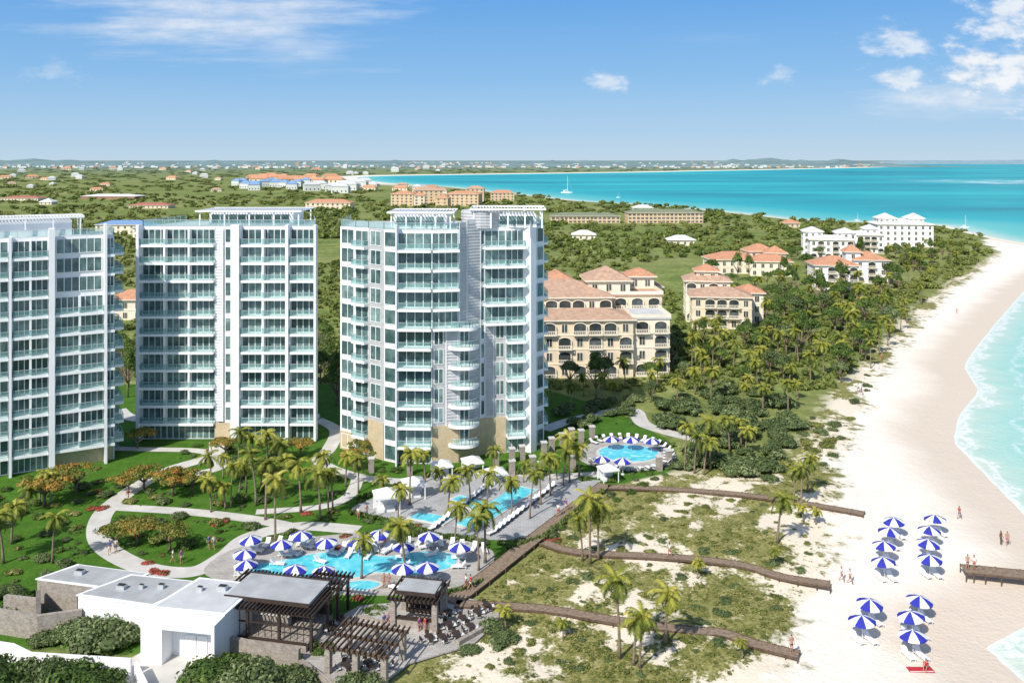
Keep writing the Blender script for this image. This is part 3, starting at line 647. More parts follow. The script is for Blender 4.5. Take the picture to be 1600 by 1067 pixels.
sheet(smoothpoly([(318,893),(372,856),(480,840),(600,832),(700,840),(770,862),(752,902),(690,922),(600,930),(480,926),(380,914)]),'pave','pool_terrace','grey and tan stone terrace around the lagoon pool','terrace',world=True)
pool(smoothpoly([(388,886),(430,880),(500,866),(560,864),(600,872),(660,864),(706,868),(708,886),(650,900),(590,896),(545,906),(470,909),(405,901)]),'bright turquoise freeform lagoon pool')
pool(smoothpoly([(538,916),(566,910),(594,915),(566,925)]),'small turquoise plunge pool')
sheet(PP([(545,800),(560,788),(690,742),(800,745),(940,752),(835,845),(700,842),(640,822)]),'pave2','pool_terrace','grey stone terrace around the linear pool','terrace',world=True)
pool(PP([(712,822),(745,829),(838,768),(806,762),(762,790),(722,776),(706,782),(744,800)]),'long turquoise lap pool with angled arm')
pool(PP([(640,812),(690,822),(706,812),(655,803)]),'short turquoise side pool')
def ell(cx,cy,rx,ry,n=28):
    X0,Y0=P(cx,cy); xr=rx*Y0/F; yr=(P(cx,cy-ry)[1]-P(cx,cy+ry)[1])/2; return [(X0+xr*math.cos(t),Y0+yr*math.sin(t)) for t in np.linspace(0,2*math.pi,n+1)[:-1]]
sheet(ell(978,712,78,24),'pave','pool_terrace','stone terrace ringing the oval pool','terrace',world=True)
pool(ell(982,711,46,13),'oval turquoise pool')
sheet(PP([(470,1005),(560,950),(720,935),(800,955),(740,1010),(640,1040),(600,1070),(480,1068)]),'pave','dining_terrace','tan stone dining terrace','terrace',world=True)
# ---------------------------------------------------------------- boardwalks
def boardwalk(pts,w=1.5,label='brown timber boardwalk crossing the dunes',z=.5):
    pl=catmull(PP(pts,z),3); L,Rr=offs(pl,w); o=pl[0]; root=thing('boardwalk',label,'boardwalk',(o[0],o[1],0)); l=lambda p:(p[0]-o[0],p[1]-o[1])
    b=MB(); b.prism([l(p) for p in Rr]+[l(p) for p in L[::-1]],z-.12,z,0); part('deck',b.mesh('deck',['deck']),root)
    b=MB()
    for S,sg in ((L,-1),(Rr,1)):
        for i in range(len(S)-1):
            a,c_=l(S[i]),l(S[i+1]); d=math.hypot(c_[0]-a[0],c_[1]-a[1]); n=(-(c_[1]-a[1])/d*.06*sg,(c_[0]-a[0])/d*.06*sg)
            b.prism([a,c_,(c_[0]-n[0],c_[1]-n[1]),(a[0]-n[0],a[1]-n[1])],z-.2,z+.05,0)
            k=max(1,int(d/2.5))
            for j in range(k+1):
                t=j/k; X0=a[0]+(c_[0]-a[0])*t-n[0]*1.6; Y0=a[1]+(c_[1]-a[1])*t-n[1]*1.6; b.box(X0-.05,X0+.05,Y0-.05,Y0+.05,-1.2,z+.08,0)
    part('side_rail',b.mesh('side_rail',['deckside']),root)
    for i in range(len(pl)-1):
        d=math.hypot(pl[i+1][0]-pl[i][0],pl[i+1][1]-pl[i][1])
        for k in range(int(d/1.2)+1):
            p=lerp(pl[i],pl[i+1],min(1,k*1.2/d)); AV.append((p[0],p[1],1.2))
    return root
boardwalk([(705,940),(752,905),(838,838),(945,756)],2.2,'wide brown timber boardwalk along the pool terrace edge')
boardwalk([(950,760),(1050,764),(1160,772),(1270,788),(1350,802)])
boardwalk([(850,846),(905,862),(1060,870),(1160,882),(1220,900),(1297,912)])
boardwalk([(712,942),(850,950),(960,968),(1080,984),(1130,988),(1180,1005),(1248,1022)])
boardwalk([(1505,888),(1560,893),(1680,905)],2.4,'short brown timber jetty lying on the wet sand')
# ---------------------------------------------------------------- vegetation templates
def ico(sub):
    t=(1+5**.5)/2; v=[(-1,t,0),(1,t,0),(-1,-t,0),(1,-t,0),(0,-1,t),(0,1,t),(0,-1,-t),(0,1,-t),(t,0,-1),(t,0,1),(-t,0,-1),(-t,0,1)]
    f=[(0,11,5),(0,5,1),(0,1,7),(0,7,10),(0,10,11),(1,5,9),(5,11,4),(11,10,2),(10,7,6),(7,1,8),(3,9,4),(3,4,2),(3,2,6),(3,6,8),(3,8,9),(4,9,5),(2,4,11),(6,2,10),(8,6,7),(9,8,1)]
    V=[np.array(p)/np.linalg.norm(p) for p in v]
    return np.array(V),np.array(f)
I0=ico(0)
def leaves(C,Nrm,s,rng,asp=.55,two=True):
    n=len(C); u=rng.normal(size=(n,3)); u-= (u*Nrm).sum(1)[:,None]*Nrm*.6; u/=np.linalg.norm(u,axis=1)[:,None]+1e-9
    w=np.cross(Nrm+rng.normal(size=(n,3))*.4,u); w/=np.linalg.norm(w,axis=1)[:,None]+1e-9
    s=s*rng.uniform(.6,1.4,size=(n,1)); V=np.stack([C-u*s,C+w*s*asp,C+u*s,C-w*s*asp],1).reshape(-1,3)
    k=np.arange(n)*4; Fc=np.concatenate([np.stack([k,k+1,k+2],1),np.stack([k,k+2,k+3],1)]); return V,Fc
def lobes(nl,rng,flat=.7,spread=.62,lr=.42):
    L=[]
    for i in range(nl):
        a=rng.uniform(0,2*math.pi); r=spread*math.sqrt(rng.uniform(0,1)); zc=flat*(.35+.45*(1-r/spread)*rng.uniform(.6,1.2))
        L.append((r*math.cos(a),r*math.sin(a),zc,lr*rng.uniform(.6,1.2)))
    return L
def clump(seed,nl,nleaf,ls,icom=I0,flat=.75,z0=0.0,spread=.62,lr=.42,core=.78,asp=.6):
    rng=np.random.RandomState(seed); L=lobes(nl,rng,flat,spread,lr); Vs=[];Fs=[];Ts=[];off=0
    for (lx,ly,lz,r) in L:
        v=icom[0]*r*core*rng.uniform(.85,1.1,size=(len(icom[0]),1)); v=v*[1,1,flat]+[lx,ly,lz]; v[:,2]=np.maximum(v[:,2],-.02)
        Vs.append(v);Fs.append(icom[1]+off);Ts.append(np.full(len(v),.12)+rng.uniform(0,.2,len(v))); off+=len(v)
    L=np.array(L); idx=rng.randint(0,len(L),nleaf); d=rng.normal(size=(nleaf,3)); d[:,2]=np.abs(d[:,2])*1.0-.25; d/=np.linalg.norm(d,axis=1)[:,None]
    C=L[idx,:3]+d*L[idx,3:4]*rng.uniform(.8,1.2,size=(nleaf,1))*[1,1,flat]; C[:,2]=np.maximum(C[:,2],.02)
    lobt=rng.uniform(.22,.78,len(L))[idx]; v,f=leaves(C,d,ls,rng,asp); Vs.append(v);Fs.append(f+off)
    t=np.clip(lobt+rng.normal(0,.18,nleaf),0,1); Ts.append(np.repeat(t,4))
    V=np.concatenate(Vs); V[:,2]+=z0; return V,np.concatenate(Fs),np.concatenate(Ts)
def shrubmesh(seed,mat,nleaf=650,ls=.085,nl=10,**k):
    V,Fc,T=clump(seed,nl,nleaf,ls,**k); return trimesh('shrub',V,Fc,[mat],T)
def palm(seed,h,nf=20,fl=2.5,dead=False):
    rng=np.random.RandomState(seed); b=MB(); lean=rng.uniform(-.16,.16,2)*h*.9
    pts=[(lean[0]*(t**2),lean[1]*(t**2),h*t) for t in np.linspace(0,1,7)]; b.tube(pts,[.22,.16,.14,.13,.12,.11,.12],7,0)
    tr=b.mesh('trunk',['bark'],True); V=[];Fc=[];T=[]; top=np.array(pts[-1])
    for i in range(nf):
        az=i*2.399+rng.uniform(-.3,.3); u=i/(nf-1); el0=1.25-1.95*u+rng.uniform(-.2,.2); L=fl*(.8+.3*math.sin(math.pi*u))*rng.uniform(.72,1.15)
        dh=np.array([math.cos(az),math.sin(az),0]); sd=np.array([-math.sin(az),math.cos(az),0]); n=13; p=top.copy(); el=el0; tb=np.clip(.78-.6*u+rng.uniform(-.16,.16),.02,1)
        for k in range(n):
            d=dh*math.cos(el)+np.array([0,0,1])*math.sin(el); q_=p+d*L/n; el-=(.10+.05*k/n)*1.15
            tt_=(k+.5)/n; ll=.68*math.sin(math.pi*(.12+.80*tt_))**.7; wd=.065
            for sg in (-1,1):
                tip=p+d*(.45*ll)+sd*sg*ll*.75-np.array([0,0,1])*ll*(.25+.4*rng.rand()); i0=len(V)
                V+= [p-d*wd,p+d*wd,tip,]; Fc.append((i0,i0+1,i0+2)); tv=np.clip(tb+rng.normal(0,.1),0,1); T+= [tv]*3
                i0=len(V); p2=p+d*L/n*.5; tip2=tip+d*L/n*.5; V+=[p2-d*wd,p2+d*wd,tip2]; Fc.append((i0,i0+1,i0+2)); T+=[tv]*3
            i0=len(V); V+=[p-sd*.03,p+sd*.03,q_]; Fc.append((i0,i0+1,i0+2)); T+=[tb]*3
            p=q_
    cr=trimesh('crown',np.array(V),np.array(Fc),['palm'],T); return tr,cr
PALMS=[palm(s,h,n,f) for s,h,n,f in ((1,7.0,20,2.6),(2,6.0,22,2.4),(3,8.0,17,2.5),(4,5.0,21,2.3),(5,3.4,18,2.0),(6,6.6,16,2.7),(7,5.6,19,2.3),(8,4.2,16,2.2),(9,7.4,15,2.3))]
def place_palm(X0,Y0,k=None,s=1,label='palm tree with arching yellow green fronds on slim trunk',group='palm trees of the resort gardens'):
    k=rnd.choice((0,1,2,3,5,6,7,8)) if k is None else k; tr,cr=PALMS[k]
    o=thing('palm_tree',label,'palm tree',(X0,Y0,gz(X0,Y0)-.05),rnd.uniform(0,6.28),group,scale=s*rnd.uniform(.82,1.14))
    part('trunk',tr,o); part('crown',cr,o); return o
def tree(seed,mat,h=1.6,nl=16,nleaf=1600,ls=.075,flat=.5,spread=.8,lr=.34):
    V,Fc,T=clump(seed,nl,nleaf,ls,I0,flat,h*.62,spread,lr,.5); cr=trimesh('crown',V,Fc,[mat],T)
    rng=np.random.RandomState(seed); b=MB(); b.tube([(0,0,-.1),(.02,0,h*.3),(.0,.03,h*.6),(0,0,h*.8)],[.07,.055,.045,.03],6)
    for i in range(6):
        a=i*1.05+rng.rand()*.5; b.tube([(0,0,h*.35),(.25*math.cos(a),.25*math.sin(a),h*.55),(.6*math.cos(a),.6*math.sin(a),h*.75)],[.04,.03,.012],5)
    return b.mesh('trunk',['bark'],True),cr
TREES={'leafo':[tree(31,'leafo',1.15,20,2200,.05,.5,.85,.26),tree(32,'leafo',1.1,18,2200,.05,.5,.85,.28)],'leaf':[tree(33,'leaf',1.7,18,2000,.065,.8,.6,.34),tree(34,'leaf',2.0,18,2000,.065,1.0,.55,.32),tree(35,'leafd',1.8,18,2000,.065,.9,.5,.32),tree(36,'leaf',2.4,16,1900,.06,1.5,.36,.26)]}
def place_tree(X0,Y0,kind,s,label,cat='tree',group=None):
    tr,cr=rnd.choice(TREES[kind]); o=thing('broadleaf_tree',label,cat,(X0,Y0,gz(X0,Y0)-.05),rnd.uniform(0,6.28),group,scale=s); part('trunk',tr,o); part('crown',cr,o)
SHR={'leaf':[shrubmesh(s,'leaf') for s in (11,12,13)],'leafd':[shrubmesh(s,'leafd',900,.07,13,lr=.36) for s in (14,15,16,20)],'leafr':[shrubmesh(17,'leafr',500,.1,7,flat=.6)],'tuft':[shrubmesh(18,'tuft',500,.1,8,flat=.6),shrubmesh(19,'tuft',500,.1,6,flat=.6),shrubmesh(21,'leafd',500,.1,7,flat=.6)],'big':[shrubmesh(s,'leafd' if s%2 else 'leaf',3000,.048,20,lr=.34) for s in (24,25,27)]}
SL={'leaf':('dense dark green rounded shrub','green shrubs of the gardens'),'leafd':('grey green sea grape bush with broad leaves','sea grape bushes behind the beach'),'leafr':('low shrub covered in red blossom','red flowering shrubs along the paths'),'tuft':('low yellow green dune bush','low bushes on the dunes'),'big':('large leafy green bush beside white garden wall','large bushes by the entrance')}
NS={'n':0}
def shrub(X0,Y0,kind,s,zs=.8):
    l,g=SL[kind]; NS['n']+=1
    return thing('shrub',l,'shrub',(X0,Y0,gz(X0,Y0)-.08),rnd.uniform(0,6.28),g,mesh=rnd.choice(SHR[kind]),scale=(s,s*rnd.uniform(.75,1.15),s*zs*rnd.uniform(.85,1.15)))
def clear(X0,Y0,m=.5):
    for a,b_,r in AV:
        if (X0-a)**2+(Y0-b_)**2<(r+m)**2: return False
    for pl_ in AVP:
        if sdist([X0],[Y0],pl_)[0]>-m: return False
    return True
def scat(poly,n,md,m=.5,tries=30):
    pl=PP(poly); x0=min(a for a,b in poly);x1=max(a for a,b in poly);y0=min(b for a,b in poly);y1=max(b for a,b in poly); out=[]
    for _ in range(n*tries):
        if len(out)>=n: break
        px,py=rnd.uniform(x0,x1),rnd.uniform(y0,y1); X0,Y0=P(px,py)
        if sdist([X0],[Y0],pl)[0]<0: continue
        if any((X0-a)**2+(Y0-b_)**2<md*md for a,b_ in out): continue
        if not clear(X0,Y0,m): continue
        out.append((X0,Y0))
    return out
AVP.append(PP([(40,925),(130,870),(400,890),(560,905),(720,910),(720,1000),(640,1060),(470,1070),(330,1040),(180,1010),(120,1000)]))
for px,py in ((80,790),(62,785),(18,850),(5,880),(82,880),(40,800),(470,800),(500,812),(520,800),(400,790),(415,812),(330,800),(352,795),(385,775),(440,770),(430,850),(565,905),(758,880),(748,892),(700,800),(735,790),(760,812),(800,805),(828,812),(845,790),(880,760),(905,745),(640,790),(690,770),(560,770),(540,760),(1070,735),(1085,740),(1100,742),(1110,735),(1140,705),(1158,700),(1165,712),(1240,790),(1252,795),(1215,850),(910,880),(922,885),(935,878),(990,1040),(1000,1045),(1040,1010),(968,1030),(1262,770),(633,902),(890,755),(860,775)):
    X0,Y0=P(px,py); place_palm(X0,Y0)
for X0,Y0 in scat([(320,720),(520,690),(560,760),(520,810),(330,800)],12,3.5,1.0): place_palm(X0,Y0,None,.9)
for X0,Y0 in scat([(600,745),(900,720),(900,800),(700,850),(600,820)],8,5,-3.0): place_palm(X0,Y0,rnd.choice((1,3,7)),.9)
for X0,Y0 in scat([(1060,560),(1100,480),(1200,440),(1400,420),(1460,440),(1440,490),(1390,555),(1330,600),(1100,605)],72,5): place_palm(X0,Y0,rnd.choice((0,1,2,5,8)),1.05,'coconut palm standing in the beachside grove','palms of the beachside grove')
for X0,Y0 in scat([(860,600),(1000,600),(1250,600),(1250,650),(1000,640),(860,640)],20,5,0): place_palm(X0,Y0,rnd.choice((0,1,3,6)),.9,'palm tree rising from dense shrubs behind the pool')
for X0,Y0 in scat([(1450,440),(1540,400),(1500,385),(1380,410)],14,6): place_palm(X0,Y0,None,1.0,'coconut palm standing in the beachside grove','palms of the beachside grove')
for px,py in ((1180,690),(1255,815),(1275,820),(1090,905),(1210,885),(790,985),(1160,1035),(880,1000)):
    X0,Y0=P(px,py); place_palm(X0,Y0,4,.6,'short young palm growing on the dune','young palms on the dunes')
for px,py,s in ((70,790,4.2),(118,770,3.8),(200,770,2.8),(225,765,3.2),(270,775,3.6),(180,855,2.6),(215,850,3.2),(265,860,3.0),(560,735,3),(430,720,3.2),(215,700,3.0),(352,712,2.8),(470,712,2.8),(560,715,2.6),(300,770,2.8)):
    X0,Y0=P(px,py); place_tree(X0,Y0,'leafo',s,'spreading flame tree with orange tinted feathery crown','tree','flame trees in the lawn')
for X0,Y0 in scat([(1180,600),(1200,440),(1320,470),(1420,430),(1400,520),(1320,600)],48,6): place_tree(X0,Y0,'leaf',rnd.uniform(2.2,4.6),'leafy green coastal tree in the beachside grove','tree','trees of the beachside grove')
for X0,Y0 in scat([(1090,445),(1250,440),(1290,470),(1420,462),(1470,420),(1480,395),(1240,395),(1100,420)],40,6,-2): place_tree(X0,Y0,'leaf',rnd.uniform(2.4,4.6),'tall feathery green tree beside the villas','tree','trees around the villas')
for X0,Y0 in scat([(860,560),(1060,560),(1180,500),(1100,440),(1240,400),(1200,480),(1180,600),(1000,640),(860,640)],30,8): place_tree(X0,Y0,'leaf',rnd.uniform(2.2,4.2),'leafy green tree beside the cream hotel','tree','trees around the hotel')
for X0,Y0 in scat([(190,560),(215,560),(200,640),(185,640)],5,5,0)+scat([(497,540),(530,540),(528,640),(500,640)],7,5,0): place_tree(X0,Y0,'leaf',3.5,'dark green tree between the towers','tree')
for X0,Y0 in scat([(990,640),(1100,610),(1240,625),(1250,700),(1180,745),(1060,735),(1060,690)],38,3.6,.3): shrub(X0,Y0,'leafd',rnd.uniform(2.2,4.4),.9)
for X0,Y0 in scat([(1200,700),(1320,620),(1380,560),(1340,640),(1290,740),(1200,760)],26,3.0,.3): shrub(X0,Y0,rnd.choice(('leafd','tuft')),rnd.uniform(1.0,2.2),.7)
for X0,Y0 in scat([(860,640),(990,625),(1000,650),(900,668)],16,3.5,.3): shrub(X0,Y0,'leafd',rnd.uniform(2.0,3.4),.9)
for px,py,s in ((160,1004,4.4),(135,998,3.8),(192,1002,3.2),(345,1070,4.2),(385,1082,4.2),(440,1085,3.8),(300,1092,3.6),(50,1086,4.8),(-5,1086,4.8),(105,1092,4.6),(165,1096,4.2),(25,955,2.8),(10,935,2.4),(560,1085,3),(75,1004,2.0),(480,1010,1.8),(505,1020,1.6)):
    X0,Y0=P(px,py); shrub(X0,Y0,'big',s,.85)
for px,py,s in ((770,985,2.0),(790,1000,2.0),(735,1020,1.6),(780,1010,1.6),(572,958,1.0),(585,952,1.1),(598,955,1.0),(580,965,1.0),(605,948,1.0),(590,962,.9)):
    X0,Y0=P(px,py); shrub(X0,Y0,'leafd' if px>700 else 'leaf',s,.7)
for X0,Y0 in scat([(-60,780),(190,730),(520,700),(560,770),(500,860),(330,850),(130,900),(-60,900)],90,2.8,.5): shrub(X0,Y0,rnd.choice(('leafd','leafd','leaf','tuft')),rnd.uniform(.7,1.9))
for X0,Y0 in scat([(190,700),(530,690),(860,710),(850,730),(530,740),(190,720)],46,2.0,.3): shrub(X0,Y0,rnd.choice(('leaf','leafd')),rnd.uniform(.6,1.4))
for X0,Y0 in scat([(560,770),(950,735),(1060,720),(1040,750),(850,850),(700,860),(560,830)],46,2.2,.2): shrub(X0,Y0,rnd.choice(('leaf','leafd')),rnd.uniform(.7,1.4))
for px,py in ((145,795),(160,795),(240,893),(255,896),(232,880),(640,826),(650,823),(860,848),(870,845),(640,830),(480,803),(540,838),(350,815),(530,858),(312,955),(560,935),(150,770),(600,842),(336,820)):
    X0,Y0=P(px,py); shrub(X0,Y0,'leafr',rnd.uniform(.8,1.2),.7)
for X0,Y0 in scat([(960,770),(1250,790),(1270,880),(1200,1000),(1000,1067),(700,1060),(740,980),(860,870)],120,2.0,.3): shrub(X0,Y0,'tuft',rnd.uniform(.4,1.2),.55)
# ---------------------------------------------------------------- stuff vegetation
def merge(templates,X,Y,Z,S,SZ,rng):
    Vs=[];Fs=[];Ts=[];off=0; k=rng.randint(0,len(templates),len(X)); a=rng.uniform(0,6.28,len(X)); tv=rng.normal(0,.16,len(X))
    for i,(V,Fc,T) in enumerate(templates):
        s=np.where(k==i)[0]; n=len(s)
        if n==0: continue
        ca,sa=np.cos(a[s])[:,None],np.sin(a[s])[:,None]
        vx=(V[None,:,0]*ca-V[None,:,1]*sa)*S[s][:,None]+X[s][:,None]; vy=(V[None,:,0]*sa+V[None,:,1]*ca)*S[s][:,None]+Y[s][:,None]; vz=V[None,:,2]*SZ[s][:,None]+Z[s][:,None]
        Vs.append(np.stack([vx,vy,vz],-1).reshape(-1,3)); Fs.append((Fc[None]+(np.arange(n)*len(V))[:,None,None]).reshape(-1,3)+off); Ts.append(np.clip(T[None]+tv[s][:,None],0,1).ravel()); off+=n*len(V)
    return np.concatenate(Vs),np.concatenate(Fs),np.concatenate(Ts)
def mask(X,Y,m=0):
    ok=np.ones(len(X),bool)
    for a,b_,r in AV: ok&=((X-a)**2+(Y-b_)**2)>(r+m)**2
    for pl_ in AVP: ok&=sdist(X,Y,pl_)<-m
    return ok
bt=[clump(s,4,46,.17,I0,.75) for s in (41,42,43,44)]
n=17000; px=R.uniform(-350,1950,n); py=262+R.uniform(0,1,n)**1.25*350
Yw=72800/(py-250); Xw=(px-800)*Yw/F
sz=np.clip(Yw*.0068,1.3,26)*R.uniform(.45,1.4,n)
dS=sdist(Xw,Yw,SEA); ok=(dS<-sz*1.1-3)&(sdist(Xw,Yw,LAWN)<-1)&(sdist(Xw,Yw,BEACH)<-5)&mask(Xw,Yw,.0)
ok&=~((Yw>1500)&(dS>-130))
gap=np.sin(Xw*.021+1.7*np.sin(Yw*.009))+np.sin(Yw*.017+Xw*.006); ok&=(gap<1.05)
inner=sdist(Xw,Yw,DUNE); ok&=(inner<0)|(R.uniform(0,1,n)<.3)
ok&=(Yw<7000)
Xs,Ys,Ss=Xw[ok],Yw[ok],sz[ok]; SZ=np.minimum(Ss*1.05,5.5)*R.uniform(.6,1.2,len(Ss))
V,Fc,T=merge(bt,Xs,Ys,np.full(len(Xs),-.1),Ss,SZ,R)
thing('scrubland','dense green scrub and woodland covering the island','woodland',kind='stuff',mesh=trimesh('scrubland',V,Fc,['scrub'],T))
tt_=[clump(s,3,26,.22,I0,.6,core=.55,asp=.3) for s in (51,52,53)]+[clump(s,5,40,.16,I0,.6,core=.6,asp=.4) for s in (54,55)]
n=26000; px=R.uniform(560,1560,n); py=R.uniform(400,1110,n); Yw=72800/(py-250); Xw=(px-800)*Yw/F
ok=(sdist(Xw,Yw,DUNE)>0)&(sdist(Xw,Yw,BEACH)<-.5)&mask(Xw,Yw,.1)
ok&=(coverf(Xw,Yw)+R.normal(0,.12,n))<.50
Xs,Ys=Xw[ok],Yw[ok]; Ss=R.uniform(.15,.38,len(Xs))+.7*R.uniform(0,1,len(Xs))**6; zz=landz(Xs,Ys,-sdist(Xs,Ys,SEA),sdist(Xs,Ys,DUNE))
V,Fc,T=merge(tt_,Xs,Ys,zz-.05,Ss,Ss*.65,R)
thing('dune_ground_cover','tufts of dune grass and creeping ground cover on sand','ground cover',kind='stuff',mesh=trimesh('dune_ground_cover',V,Fc,['tuft'],T))
n=3600; px=R.uniform(-60,1080,n); py=R.uniform(640,930,n); Yw=72800/(py-250); Xw=(px-800)*Yw/F
cl=np.sin(Xw*.30+1.5*np.sin(Yw*.25))+np.sin(Yw*.37+Xw*.2); ok=(sdist(Xw,Yw,LAWN)>0)&mask(Xw,Yw,.3)&(cl>.6)
Xs,Ys=Xw[ok],Yw[ok]; Ss=R.uniform(.3,.8,len(Xs)); V,Fc,T=merge(tt_,Xs,Ys,np.zeros(len(Xs)),Ss,Ss*.8,R)
thing('garden_planting','low mixed planting beds between lawn and paths','planting',kind='stuff',mesh=trimesh('garden_planting',V,Fc,['leafd'],T))
# ---------------------------------------------------------------- umbrellas, loungers
def umbrella():
    o=thing('beach_umbrella','blue and white striped umbrella standing open','umbrella',(0,0,0),0,'blue and white umbrellas')
    b=MB(); n=16; r=1.45; z0=2.15; z1=2.75
    for i in range(n):
        a,c_=2*math.pi*i/n,2*math.pi*(i+1)/n; m=0 if (i//2)%2==0 else 1
        pa=(r*math.cos(a),r*math.sin(a)); pc=(r*math.cos(c_),r*math.sin(c_)); ma=(pa[0]*.5,pa[1]*.5); mc=(pc[0]*.5,pc[1]*.5); zm=2.52
        b.face([(pa[0],pa[1],z0),(pc[0],pc[1],z0),(mc[0],mc[1],zm),(ma[0],ma[1],zm)],m); b.face([(ma[0],ma[1],zm),(mc[0],mc[1],zm),(0,0,z1)],m)
        b.face([(pa[0],pa[1],z0-.2),(pc[0],pc[1],z0-.2),(pc[0],pc[1],z0),(pa[0],pa[1],z0)],m)
    part('canopy',b.mesh('canopy',['navy','canvas']),o)
    b=MB(); b.tube([(0,0,-.3),(0,0,2.85)],[.035,.03],8); b.tube([(0,0,-.05),(0,0,.08)],[.3,.26],12)
    for i in range(8): a=math.pi*i/4; b.tube([(0,0,2.0),(.8*math.cos(a),.8*math.sin(a),2.45)],[.012,.012],4)
    part('pole',b.mesh('pole',['canvas']),o); return o
def lounger(dark=False):
    o=thing('sun_lounger','white sun lounger with raised backrest','sun lounger',(0,0,0),0,'sun loungers')
    b=MB(); fm='black' if dark else 'canvas'
    b.box(-.33,-.28,-1,1,.25,.32); b.box(.28,.33,-1,1,.25,.32)
    for yy in (-.9,-.1,.85):
        b.box(-.29,.29,yy,yy+.05,.24,.31)
        for xx in (-.325,.275): b.box(xx,xx+.05,yy,yy+.05,0,.26)
    part('frame',b.mesh('frame',[fm]),o)
    b=MB(); b.box(-.30,.30,-1,.28,.322,.42); part('cushion',b.mesh('cushion',['canvas']),o)
    b=MB(); b.prism([(-.30,0),(.30,0),(.30,.1),(-.30,.1)],0,.8); me=b.mesh('backrest',['canvas']); p=part('backrest',me,o,(0,.30,.34)); p.rotation_euler=(math.radians(-42),0,0)
    return o
U=umbrella(); Lg=lounger()
def put(tmpl,state,loc,rot,label=None,scale=None):
    if not state.get('u'):
        tmpl.location=loc; tmpl.rotation_euler=(0,0,rot); state['u']=1
        if label: tmpl['label']=label
        return tmpl
    return copy_thing(tmpl,loc,rot,scale,label)
def tilt(o,a): o.rotation_euler=(rnd.uniform(-a,a),rnd.uniform(-a,a),o.rotation_euler[2]); return o
su,sl={},{}
beach=[(1397,817),(1387,833),(1381,853),(1383,877),(1462,811),(1451,829),(1448,848),(1453,871),(1357,940),(1348,968),(1434,933),(1427,958),(1427,989)]
for px,py in beach:
    X0,Y0=P(px,py,1.8); z_=gz(X0,Y0)+.02
    tilt(put(U,su,(X0,Y0,z_),rnd.uniform(0,1),'blue and white striped umbrella over loungers on white sand'),.09)
    for dx in (-.7,.7):
        put(Lg,sl,(X0+dx,Y0-.3,z_),rnd.uniform(-.1,.1)+math.pi*.06,'white sun lounger on the sand under an umbrella')
pcx,pcy=P(550,886)
lag=[(393,842),(381,864),(384,881),(440,849),(470,835),(511,846),(593,833),(460,888),(507,890),(630,852),(670,836),(717,853),(668,884),(630,886),(560,844)]
for px,py in lag:
    X0,Y0=P(px,py,2.4); tilt(put(U,su,(X0,Y0,.12),rnd.uniform(0,1),'blue and white striped umbrella beside the lagoon pool'),.04)
    a=math.atan2(pcy-Y0,pcx-X0); 
    for s_ in (-1,1):
        put(Lg,sl,(X0-math.sin(a)*s_*1.3,Y0+math.cos(a)*s_*1.3,.16),a+math.pi/2,'white sun lounger on stone paving by the pool')
for i in range(22):
    X0,Y0=P(400+i*17,858-6*math.sin(i*.5)); put(Lg,sl,(X0,Y0,.16),rnd.uniform(-.3,.3),'white sun lounger on stone paving by the pool')
for i in range(9):
    X0,Y0=P(410+i*16,912); put(Lg,sl,(X0,Y0,.16),math.pi+rnd.uniform(-.3,.3),'white sun lounger on stone paving by the pool')
for px,py in ((955,685),(986,686),(1018,688),(940,716),(973,719)):
    X0,Y0=P(px,py,2.4); put(U,su,(X0,Y0,.12),rnd.uniform(0,1),'blue and white striped umbrella beside the oval pool')
Ld=lounger(True); sd_={}; Ld['label']='dark framed sun lounger around the oval pool'
X0,Y0=P(980,711)
for i in range(26):
    t=-2.6+i*.20; rx,ry=7.3,9.0; put(Ld,sd_,(X0+rx*math.cos(t),Y0+ry*math.sin(t)*.95,.18),t-math.pi/2,'dark framed sun lounger around the oval pool')
for i in range(14):
    for o_ in (0,1):
        px=770+i*7-(0 if o_ else 95); py=836-i*5.5-(0 if o_ else 6); X0,Y0=P(px,py); put(Ld,sd_,(X0,Y0,.18),-.7,'dark framed sun lounger beside the lap pool')
# ---------------------------------------------------------------- cabanas, pillars
def cabana(px,py,s=1,rot=.3):
    X0,Y0=P(px,py); o=thing('cabana','white poolside cabana with hipped canvas roof and curtains','cabana',(X0,Y0,.12),rot,'white cabanas',scale=s)
    for me_,x_,y_ in [(CP,sx,sy) for sx in (-1.5,1.5) for sy in (-1.5,1.5)]: part('post',me_,o,(x_,y_,0))
    b=MB(); k=[(-1.7,-1.7),(1.7,-1.7),(1.7,1.7),(-1.7,1.7)]
    for i in range(4): a,c_=k[i],k[(i+1)%4]; b.face([(*a,2.45),(*c_,2.45),(0,0,3.3)]); b.face([(*a,2.2),(*c_,2.2),(*c_,2.45),(*a,2.45)])
    part('roof',b.mesh('roof',['canvas']),o)
    b=MB()
    for i in range(10): b.box(-1.4+i*.28,-1.12+i*.28+.01,1.42+.03*(i%2),1.47+.03*(i%2),.1,2.3)
    part('curtain',b.mesh('curtain',['canvas']),o)
    b=MB(); b.box(-1.1,1.1,-.4,1.2,.02,.45); part('daybed',b.mesh('daybed',['canvas']),o)
b=MB(); b.box(-.07,.07,-.07,.07,0,2.4); CP=b.mesh('post',['whitetrim'])
for a in ((604,800,1.1),(646,778,1),(690,748,.95),(738,742,.95),(950,752,.85),(775,758,.9)): cabana(*a)
pm=MB(); pm.box(-.45,.45,-.45,.45,0,2.3,0); pm.box(-.55,.55,-.55,.55,2.3,2.5,1); pm=pm.mesh('stone_pillar',['stone','tile'])
